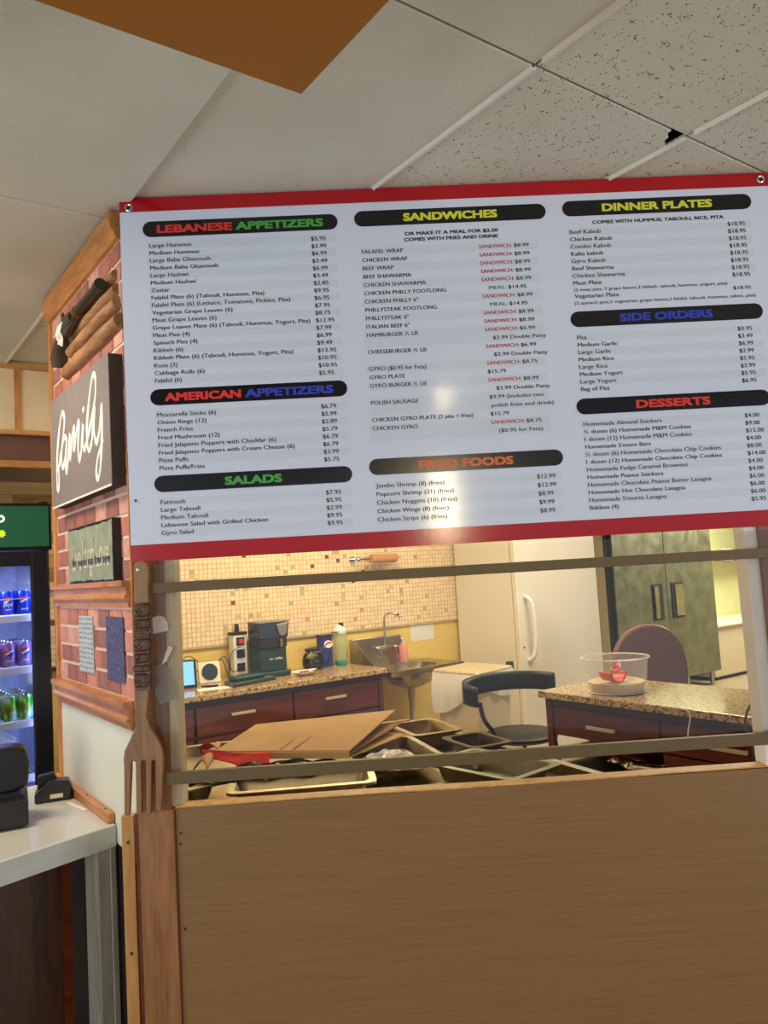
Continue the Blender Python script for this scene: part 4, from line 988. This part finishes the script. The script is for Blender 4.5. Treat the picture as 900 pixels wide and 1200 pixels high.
mb = MB(); text(mb, 'mr. coffee', 2.52, G+.115, .026, width=.10, y=4.9685); flush(); part('lettering', mb, M['i_white'], cm)
ds = thing('small_dish', 'small white dish with a red label beside the coffee maker', 'dish', (2.70, 4.83, G))
part('dish', MB().lathe([(.03, 0), (.035, .004), (.078, .028), (.082, .028), (.035, .0)], (2.70, 4.83, G), 24), M['white'], ds)
part('sachet', MB().box(2.675, 4.805, G+.012, 2.735, 4.84, G+.034), M['red_pl'], ds, 'red sachet', bev=.002)
part('lid', MB().prism([(2.63, 4.80), (2.79, 4.79), (2.79, 4.82), (2.64, 4.83)], G+.034, G+.038, 'z'), M['white'], ds)
# carafe
cf = thing('coffee_carafe', 'glass coffee carafe with black handle and lid on the back counter', 'carafe', (2.92, 5.06, G))
part('glass_body', MB().lathe([(.06, 0), (.078, .02), (.082, .06), (.072, .10), (.056, .125), (.055, .135)], (2.92, 5.06, G), 28), M['glass'], cf)
part('coffee', MB().lathe([(.058, .002), (.075, .02), (.079, .055), (.074, .085), (.0001, .085)], (2.92, 5.06, G), 28), M['coffee'], cf)
part('lid', MB().lathe([(.058, .133), (.060, .150), (.03, .158), (.0001, .160)], (2.92, 5.06, G), 24), M['black'], cf)
part('band', MB().lathe([(.057, .120), (.060, .122), (.060, .134), (.057, .134)], (2.92, 5.06, G), 24), M['chrome'], cf)
part('handle', MB().tube(spline([(2.965, 5.03, G+.145), (3.00, 5.01, G+.150), (3.025, 5.0, G+.12), (3.02, 5.0, G+.06), (2.995, 5.015, G+.03)]), [.010]*17, 8, flat=.6), M['black'], cf)
# blue box
bb = thing('blue_carton', 'tall blue carton with round white logo behind the carafe', 'carton', (3.06, 5.14, G))
part('carton', MB().box(3.02, 5.10, G, 3.115, 5.17, G+.235), M['blue_box'], bb, bev=.001)
part('lid_edge', MB().box(3.018, 5.098, G+.215, 3.117, 5.172, G+.237), M['smoke'], bb)
mb = MB().prism([(3.078+.036*math.cos(a), G+.165+.028*math.sin(a)) for a in [i*math.pi/12 for i in range(24)]], 5.0965, 5.0995, 'y')
l = part('round_logo', mb, M['i_white'], bb, 'white oval logo')
part('swoosh', MB().tube([(3.05, 5.096, G+.160), (3.075, 5.096, G+.178), (3.10, 5.096, G+.172)], .006, 6), M['i_red'], l, 'red swoosh')
# shaker bottle
sb = thing('shaker_bottle', 'tall clear shaker bottle with white lid and teal base on the back counter', 'bottle', (3.19, 5.11, G))
part('bottle', MB().lathe([(.044, .028), (.050, .05), (.056, .22), (.050, .235)], (3.19, 5.11, G), 24), clear('greenish clear plastic', rgb(190, 200, 150), .45, .12), sb)
part('base', MB().lathe([(.040, 0), (.046, .004), (.046, .03), (.0001, .03)], (3.19, 5.11, G), 24), M['teal'], sb)
part('lid', MB().lathe([(.052, .232), (.056, .238), (.054, .262), (.030, .285), (.022, .30), (.0001, .302)], (3.19, 5.11, G), 24), M['white'], sb)
part('spout_cap', MB().box(3.185, 5.085, G+.285, 3.215, 5.115, G+.315), M['black'], sb, bev=.004)
part('carry_loop', MB().tube(spline([(3.14, 5.09, G+.245), (3.09, 5.06, G+.252), (3.10, 5.04, G+.25), (3.15, 5.07, G+.242)]), .005, 6), M['smoke'], sb)
# ---- sink
sk = thing('wall_sink', 'stainless wall hung hand sink with gooseneck tap beside the back counter', 'sink', (3.7, 5.0, .62))
part('backsplash', MB().prism([(3.36, .86), (3.86, .86), (3.86, 1.03), (3.83, 1.075), (3.36, 1.075)], 5.205, 5.248, 'y'), M['steel'], sk, bev=.004)
part('side_splash', MB().prism([(4.83, .83), (5.205, .83), (5.205, 1.06), (5.17, 1.06)], 3.36, 3.368, 'x'), M['steel'], sk)
def rect_ring(x0, x1, y0, y1, z_, n): return [(x0+(x1-x0)*i/n, y0, z_) for i in range(n)]+[(x1, y0+(y1-y0)*i/n, z_) for i in range(n)]+[(x1-(x1-x0)*i/n, y1, z_) for i in range(n)]+[(x0, y1-(y1-y0)*i/n, z_) for i in range(n)]
N6 = 6; outer = rect_ring(3.36, 4.06, 4.70, 5.205, .86, N6); n = len(outer)
cx, cy = 3.72, 4.95
def ell(rx, ry, z_):
    out = []
    for (x, y, _) in outer:
        a = math.atan2(y-cy, x-cx); out.append((cx+rx*math.cos(a), cy+ry*math.sin(a), z_))
    return out
rings = [[(x, y, .82) for x, y, _ in outer], outer, ell(.225, .19, .852), ell(.215, .18, .80), ell(.17, .145, .73), ell(.08, .07, .69), ell(.02, .02, .686)]
vs = [p for r_ in rings for p in r_]; fs_ = [(i*n+j, i*n+(j+1)%n, (i+1)*n+(j+1)%n, (i+1)*n+j) for i in range(len(rings)-1) for j in range(n)]
part('basin', MB().add(vs, fs_, 0, True), M['steel'], sk, th=.004)
part('drain_pipe', MB().tube([(cx, cy, .68), (cx, cy, .56), (cx, cy, .02)], [.03, .022, .022], 12), M['bin'], sk)
fa = part('tap_body', MB().tube([(3.56, 5.17, .99), (3.74, 5.17, .99)], .012, 10).tube(spline([(3.65, 5.17, .99), (3.65, 5.165, 1.20), (3.66, 5.14, 1.25), (3.70, 5.09, 1.26), (3.73, 5.06, 1.235), (3.735, 5.055, 1.20)], 5), .010, 10), M['chrome'], sk)
for x in (3.56, 3.74):
    part('tap_handle', MB().tube([(x, 5.17, .99), (x, 5.12, .985)], .010, 8).tube([(x, 5.12, .985), (x-.01, 5.10, .93)], [.008, .014], 8), M['chrome'], fa)
sp_ = thing('soap_bottle', 'pink liquid soap bottle standing on the sink edge', 'soap bottle', (3.80, 5.13, .861))
part('bottle', MB().lathe([(.034, 0), (.036, .01), (.036, .13), (.016, .155)], (3.80, 5.13, .861), 18), M['pink_soap'], sp_)
part('pump', MB().tube([(3.80, 5.13, 1.016), (3.80, 5.13, 1.05), (3.775, 5.11, 1.052)], .008, 8), M['white'], sp_)
# notice sheet on the wall, roll holder
solo('plastic_sheet', MB().box(3.97, 5.246, 1.0, 4.22, 5.249, 1.15), M['bag_clear'], 'glossy clear plastic sheet fixed on the yellow wall right of the sink', 'sheet', (4.1, 5.247, 1.0))
rh = thing('paper_roll_holder', 'brown paper towel roll on a chrome wall holder above the sink', 'roll holder', (3.6, 5.17, 1.66))
part('bracket', MB().cyl((3.42, 5.236, 1.70), (3.42, 5.14, 1.70), .008, n=8).cyl((3.42, 5.236, 1.70), (3.42, 5.225, 1.70), .03, n=14).sph((3.42, 5.14, 1.70), .02).tube([(3.42, 5.14, 1.70), (3.82, 5.14, 1.70)], .007, 8), M['chrome'], rh)
part('paper_roll', MB().cyl((3.54, 5.14, 1.70), (3.78, 5.14, 1.70), .036, n=20), M['tan_roll'], rh)
# ---- bin
bn = thing('rubbish_bin', 'beige lidded bin with a white liner between sink and white fridge', 'bin', (3.73, 4.24, 0))
bn.rotation_euler.z = 0
def bq(z_, s): c = Vector((3.735, 4.235)); return [(c.x+s*a, c.y+s*b, z_) for a, b in ((-.215, .17), (-.185, -.25), (.215, -.17), (.185, .25))]
mb = MB().hexa(bq(0.0, .82)+bq(.80, .98)); part('body', mb, M['bin'], bn, bev=.02)
mb = MB().hexa(bq(.862, 1.06)+bq(.885, 1.02)); part('lid', mb, M['cream_strip'], bn, bev=.012)
def lf(u, v):
    k = u*4; i = int(k) % 4; t = k-int(k); c = bq(0, 1.04)
    a, b = c[i], c[(i+1) % 4]; dz = .23+.10*math.sin(u*math.pi*2.0+2.6)+.03*math.sin(u*19)
    x = a[0]+(b[0]-a[0])*t; y = a[1]+(b[1]-a[1])*t; w = 1+.035*math.sin(u*70)*v+.05*math.sin(v*3)
    return (3.735+(x-3.735)*w, 4.235+(y-4.235)*w, .865-dz*v)
part('liner', MB().grid(lf, 64, 8), M['liner'], bn)
part('hinge_knob', MB().cyl((3.99, 4.12, .84), (3.99, 4.12, .90), .028, n=14), M['sign_dark'], bn)
# ---- white fridge
wf = thing('white_fridge', 'large white upright fridge against the end of the mosaic wall', 'fridge', (4.9, 4.85, 0))
part('body', MB().box(4.475, 4.545, .06, 5.45, 5.22, 2.35), M['fridge'], wf, bev=.006)
part('door', MB().box(4.475, 4.485, .09, 5.45, 4.535, 2.34), M['fridge'], wf, bev=.008)
part('gasket', MB().box(4.485, 4.535, .09, 5.44, 4.545, 2.34), M['cream_strip'], wf)
part('plinth', MB().box(4.49, 4.56, 0, 5.43, 5.20, .06), M['rubber'], wf)
part('handle', MB().tube(spline([(4.555, 4.485, 1.335), (4.57, 4.44, 1.30), (4.585, 4.425, 1.2), (4.59, 4.425, .98), (4.575, 4.44, .86), (4.56, 4.485, .825)]), .018, 10), M['white'], wf)
part('lock', MB().cyl((4.515, 4.480, .93), (4.515, 4.486, .93), .007, n=10), M['iron'], wf)
# ---- steel double fridge
sf = thing('steel_fridge', 'dull stainless double door fridge behind the oval chair', 'fridge', (7.9, 5.85, 0))
part('body', MB().box(6.90, 5.56, .16, 8.86, 6.28, 2.35), M['bin'], sf)
part('gasket', MB().box(6.90, 5.535, .16, 8.85, 5.56, 2.35), M['rubber'], sf)
for (a, b, h0, h1, lab) in ((6.975, 7.895, 7.62, 7.80, 'left'), (7.905, 8.855, 7.98, 8.19, 'right')):
    d = part('door', MB().box(a, 5.50, .17, b, 5.535, 2.34), M['steel_door'], sf, bev=.004)
    hp = part('recessed_handle', MB().box(h0, 5.488, .86, h1, 5.50, 1.27), M['rubber'], d)
    part('pull_plate', MB().box(h0+(.05 if lab == 'right' else .02), 5.478, .885, h1-(.01 if lab == 'right' else .09), 5.489, 1.245), M['steel'], hp)
for x in (6.97, 7.4, 8.3, 8.8): part('leg', MB().cyl((x, 5.6, 0), (x, 5.6, .16), .025, n=10), M['steel'], sf)
# ---- chest, shelf and stand at the far right
cf_ = thing('chest_freezer', 'beige chest freezer below the lemon wall at the far right', 'freezer', (9.9, 5.95, 0))
part('body', MB().box(8.97, 5.66, .04, 10.9, 6.30, .64), M['bin'], cf_, bev=.015)
part('lid', MB().box(8.95, 5.62, .645, 10.92, 6.31, .70), M['fridge'], cf_, bev=.02)
part('lid_handle', MB().box(9.75, 5.59, .662, 10.1, 5.625, .69), M['sign_grey'], cf_, bev=.005)
part('feet', MB().box(9.05, 5.7, 0, 9.15, 6.2, .04).box(10.7, 5.7, 0, 10.8, 6.2, .04), M['rubber'], cf_)
ws = thing('wall_shelf', 'grey metal wall shelf with triangular bracket on the lemon wall', 'shelf', (10.3, 6.15, 1.43))
part('board', MB().box(9.55, 6.02, 1.435, 11.02, 6.318, 1.46), M['steel'], ws)
part('bracket', MB().prism([(6.03, 1.435), (6.318, 1.435), (6.318, 1.18)], 10.92, 10.94, 'x'), M['sign_grey'], ws)
part('bracket', MB().prism([(6.03, 1.435), (6.318, 1.435), (6.318, 1.18)], 9.7, 9.72, 'x'), M['sign_grey'], ws)
rr = random.Random(21)
def blob(c, s, seed, n=10):
    r = random.Random(seed); mb = MB().sph((0, 0, 0), 1, n=18); ph = [r.random()*6 for _ in range(4)]
    vs = []
    for v in mb.v:
        d = 1+.14*math.sin(5*v[0]+ph[0])+.12*math.sin(6*v[1]+ph[1])+.10*math.sin(9*v[2]+ph[2])
        vs.append((c[0]+v[0]*d*s[0], c[1]+v[1]*d*s[1], c[2]+max(v[2]*d, -.85)*s[2]))
    mb.v = vs; return mb
solo('plastic_bag', blob((10.28, 6.16, 1.54), (.20, .10, .09), 1), M['bag_clear'], 'crumpled clear plastic bag at the left on the wall shelf', 'bag', (10.28, 6.16, 1.462))
solo('plastic_bag', blob((10.85, 6.16, 1.54), (.14, .10, .09), 2), M['bag_clear'], 'crumpled clear plastic bag at the right end on the wall shelf', 'bag', (10.85, 6.16, 1.462))
solo('plastic_tub', MB().prism([(-.06, 0), (.06, 0), (.075, .12), (-.075, .12)], -.09, .09, 'y').box(-.078, -.095, .12, .078, .095, .135), M['rubber'], 'dark plastic tub between the bags on the wall shelf', 'tub', (10.57, 6.16, 1.462), rz=0, bev=.008)
sd = thing('side_stand', 'small dark wooden stand with pale top next to the right jamb', 'stand', (5.3, 2.75, 0))
part('top', MB().box(5.09, 2.5, .925, 5.6, 2.945, .95), M['oak_x'], sd, bev=.003)
part('body', MB().box(5.13, 2.53, 0, 5.58, 2.90, .925), M['dark_wood'], sd)
# ---- oval back chair
oc = thing('oval_back_chair', 'chair with oval mauve brown padded back behind the granite peninsula', 'chair', (4.50, 3.32, 0), rz=R(-20))
def sup(n=36): 
    out = []
    for i in range(n):
        a = 2*math.pi*i/n; x = .285*math.copysign(abs(math.cos(a))**.9, math.cos(a)); z = .32*math.copysign(abs(math.sin(a))**.9, math.sin(a)); out.append((x, .82+z))
    return out
part('backrest', MB().prism(sup(), -.03, .03, 'y'), M['seat_leather'], oc, bev=.02)
part('seat', MB().prism(arc(0, .22, .27, 0, 2*math.pi, 28)[:-1], .42, .50, 'z'), M['seat_leather'], oc, bev=.02)
for (x, y) in ((-.2, .05), (.2, .05), (-.2, .4), (.2, .4)): part('leg', MB().tube([(x, y, .42), (x*1.15, y, 0)], [.018, .014], 8), M['black_m'], oc)
for x in (-.15, .15): part('back_post', MB().tube([(x, .0, .42), (x, .0, .58)], .014, 8), M['black_m'], oc)
# ---- black chair with curved back
bc = thing('black_chair', 'black metal chair with wide curved backrest left of the granite peninsula', 'chair', (3.45, 3.50, 0))
cxx, cyy = 3.435, 3.50
def bk(u, v):
    a = R(188-190*u); r = .345; return (cxx+r*math.cos(a), cyy+.02+r*.72*math.sin(a), .775+.115*v+.018*math.sin(math.pi*u)-(.03*(1-math.sin(math.pi*u)))*(1-v)*0)
part('backrest', MB().grid(bk, 28, 4), M['black_m'], bc, th=.022)
part('seat', MB().lathe([(.0001, .53), (.20, .53), (.222, .545), (.222, .56), (.20, .575), (.0001, .568)], (cxx+.03, cyy+.02, 0), 30), M['black_m'], bc)
for s, (x, y) in enumerate(((-.325, -.02), (.325, -.02))):
    part('leg', MB().tube(spline([(cxx+x, cyy+y, .80), (cxx+x*.95, cyy+y-.01, .70), (cxx+x*.72, cyy-.06, .53), (cxx+x*.8, cyy-.14, 0)]), .013, 8), M['black_m'], bc)
    part('leg', MB().tube([(cxx+x*.55, cyy+.14, .54), (cxx+x*.75, cyy+.24, 0)], .013, 8), M['black_m'], bc)
# ---- peninsula
pn = thing('peninsula_cabinet', 'red mahogany drawer cabinet under the granite peninsula at the right', 'cabinet', (3.4, 2.2, 0))
part('carcass', MB().box(3.17, 1.55, .08, 3.68, 2.30, .68).box(3.17, 2.30, .08, 3.68, 2.98, .52).box(3.45, 2.30, .52, 3.68, 2.98, .68).box(3.17, 1.55, .68, 3.68, 2.98, GC-.036), M['mahog'], pn)
part('plinth', MB().box(3.2, 1.55, 0, 3.66, 2.95, .08), M['dark'], pn)
part('end_stile', MB().box(3.145, 2.955, .05, 3.17, 2.995, GC-.036), M['mahog'], pn)
part('dark_rail', MB().box(3.150, 1.55, GC-.075, 3.17, 2.955, GC-.036), M['sign_dark'], pn)
for (y0, y1, z0, z1) in ((2.30, 2.945, .69, .83), (1.60, 2.285, .69, .83), (1.60, 2.285, .40, .68)):
    d = part('drawer', MB().box(3.148, y0, z0, 3.17, y1, z1), M['mahog'], pn, bev=.003)
    yc = (y0+y1)/2+.0; hz = z1-.075
    part('handle', MB().box(3.118, yc-.085, hz-.008, 3.128, yc+.085, hz+.008).box(3.128, yc-.075, hz-.005, 3.148, yc-.065, hz+.005).box(3.128, yc+.065, hz-.005, 3.148, yc+.075, hz+.005), M['satin'], d, 'brushed metal handle')
part('open_shelf', MB().box(3.175, 2.32, .52, 3.44, 2.94, .525), M['dark'], pn, 'dark open compartment')
solo('foil_parcel', blob((3.27, 2.52, .575), (.07, .15, .045), 7), M['chrome'], 'crumpled foil parcel inside the open peninsula compartment', 'parcel', (3.27, 2.52, .53))
solo('granite_peninsula', MB().box(3.115, 1.45, GC-.035, 3.72, 3.02, GC), M['granite'], 'speckled granite top of the right hand peninsula', 'worktop', (3.4, 2.3, GC-.035), bev=.004)
# bowl with flour and scoop
bw = thing('flour_bowl', 'clear plastic bowl of flour on the granite peninsula', 'bowl', (3.30, 2.66, G))
bc_ = (3.325, 2.66, G)
part('bowl', MB().lathe([(.0001, .002), (.19, .002), (.205, .02), (.228, .165), (.238, .172), (.236, .178), (.224, .170), (.200, .022), (.188, .006), (.0001, .006)], bc_, 40, sx=.72, sy=.72), M['clear_pl'], bw)
part('rim', MB().tube([(bc_[0]+.170*math.cos(a), bc_[1]+.170*math.sin(a), G+.176) for a in [i*math.pi/24 for i in range(48)]], .004, 8, closed=True), M['clear_rim'], bw)
part('foot_ring', MB().tube([(bc_[0]+.140*math.cos(a), bc_[1]+.140*math.sin(a), G+.006) for a in [i*math.pi/24 for i in range(48)]], .003, 8, closed=True), M['clear_rim'], bw)
def fl_(u, v):
    a = 2*math.pi*u; r = .142*v; return (bc_[0]+r*math.cos(a), bc_[1]+r*math.sin(a), G+.055+.012*math.sin(3*a+v*4)*v*(1-v)*3+.014*(1-v))
mbf = MB().grid(fl_, 40, 8); mbf.lathe([(.128, .008), (.142, .055)], bc_, 40)
solo('flour', mbf, M['flour'], 'pale flour filling the bottom of the clear bowl', 'flour', (3.30, 2.66, G+.007), kind='stuff')
scp = thing('red_scoop', 'red plastic scoop lying in the flour in the clear bowl', 'scoop', (3.27, 2.63, G+.07))
def scf(u, v):
    a = math.pi*(.0+u); return (3.25+.055*math.cos(a)*(1-.2*v)*1.1, 2.62+.09*(v-.5), G+.115-.048*math.sin(a))
part('scoop_bowl', MB().grid(scf, 14, 6), M['red_pl'], scp, th=.004)
part('handle', MB().tube([(3.30, 2.63, G+.112), (3.35, 2.66, G+.125), (3.40, 2.70, G+.135)], [.012, .011, .009], 10, flat=.5), M['red_pl'], scp)
part('grip_loop', MB().tube([(3.25+.03*math.cos(a), 2.60, G+.125+.014*math.sin(a)) for a in [i*math.pi/6 for i in range(12)]], .006, 6, closed=True), M['red_pl'], scp)
# outlet box with cord on the right jamb
ob = thing('outlet_box', 'white outlet box with a grey cord hung inside the right jamb', 'outlet box', (1.24, .12, 1.16), 'c')
part('box', MB().box(1.205, .078, 1.145, 1.30, .125, 1.215), M['white'], ob, bev=.008)
part('plug', MB().box(1.222, .09, 1.122, 1.245, .115, 1.145), M['sign_grey'], ob, bev=.003)
part('plug', MB().sph((1.205, .10, 1.118), .014, n=12), M['sign_dark'], ob)
part('cord', MB().tube(spline([(1.205, .10, 1.118), (1.19, .105, 1.122), (1.176, .11, 1.095), (1.170, .115, 1.06), (1.176, .115, 1.03), (1.185, .115, 1.0), (1.19, .115, .93)]), .0035, 8), M['sign_dark'], ob)
solo('cord', MB().tube(spline([(3.095, 2.14, .915), (3.098, 2.10, .905), (3.104, 2.10, .87), (3.105, 2.115, .82), (3.108, 2.12, .79)]), .003, 6), M['white'], 'thin white cord hanging over the edge of the peninsula', 'cord', (3.1, 2.1, .8))
# crate on the floor beyond the half wall
cr = thing('slatted_rack', 'white slatted rack on the floor before the peninsula', 'rack', (2.75, 2.0, 0))
for k in range(9): part('slat', MB().box(2.35, 1.70+.07*k, .50, 2.9, 1.725+.07*k, .515), M['white'], cr)
for (x, y) in ((2.37, 1.72), (2.88, 1.72), (2.37, 2.27), (2.88, 2.27)): part('leg', MB().cyl((x, y, 0), (x, y, .50), .012, n=8), M['white'], cr)
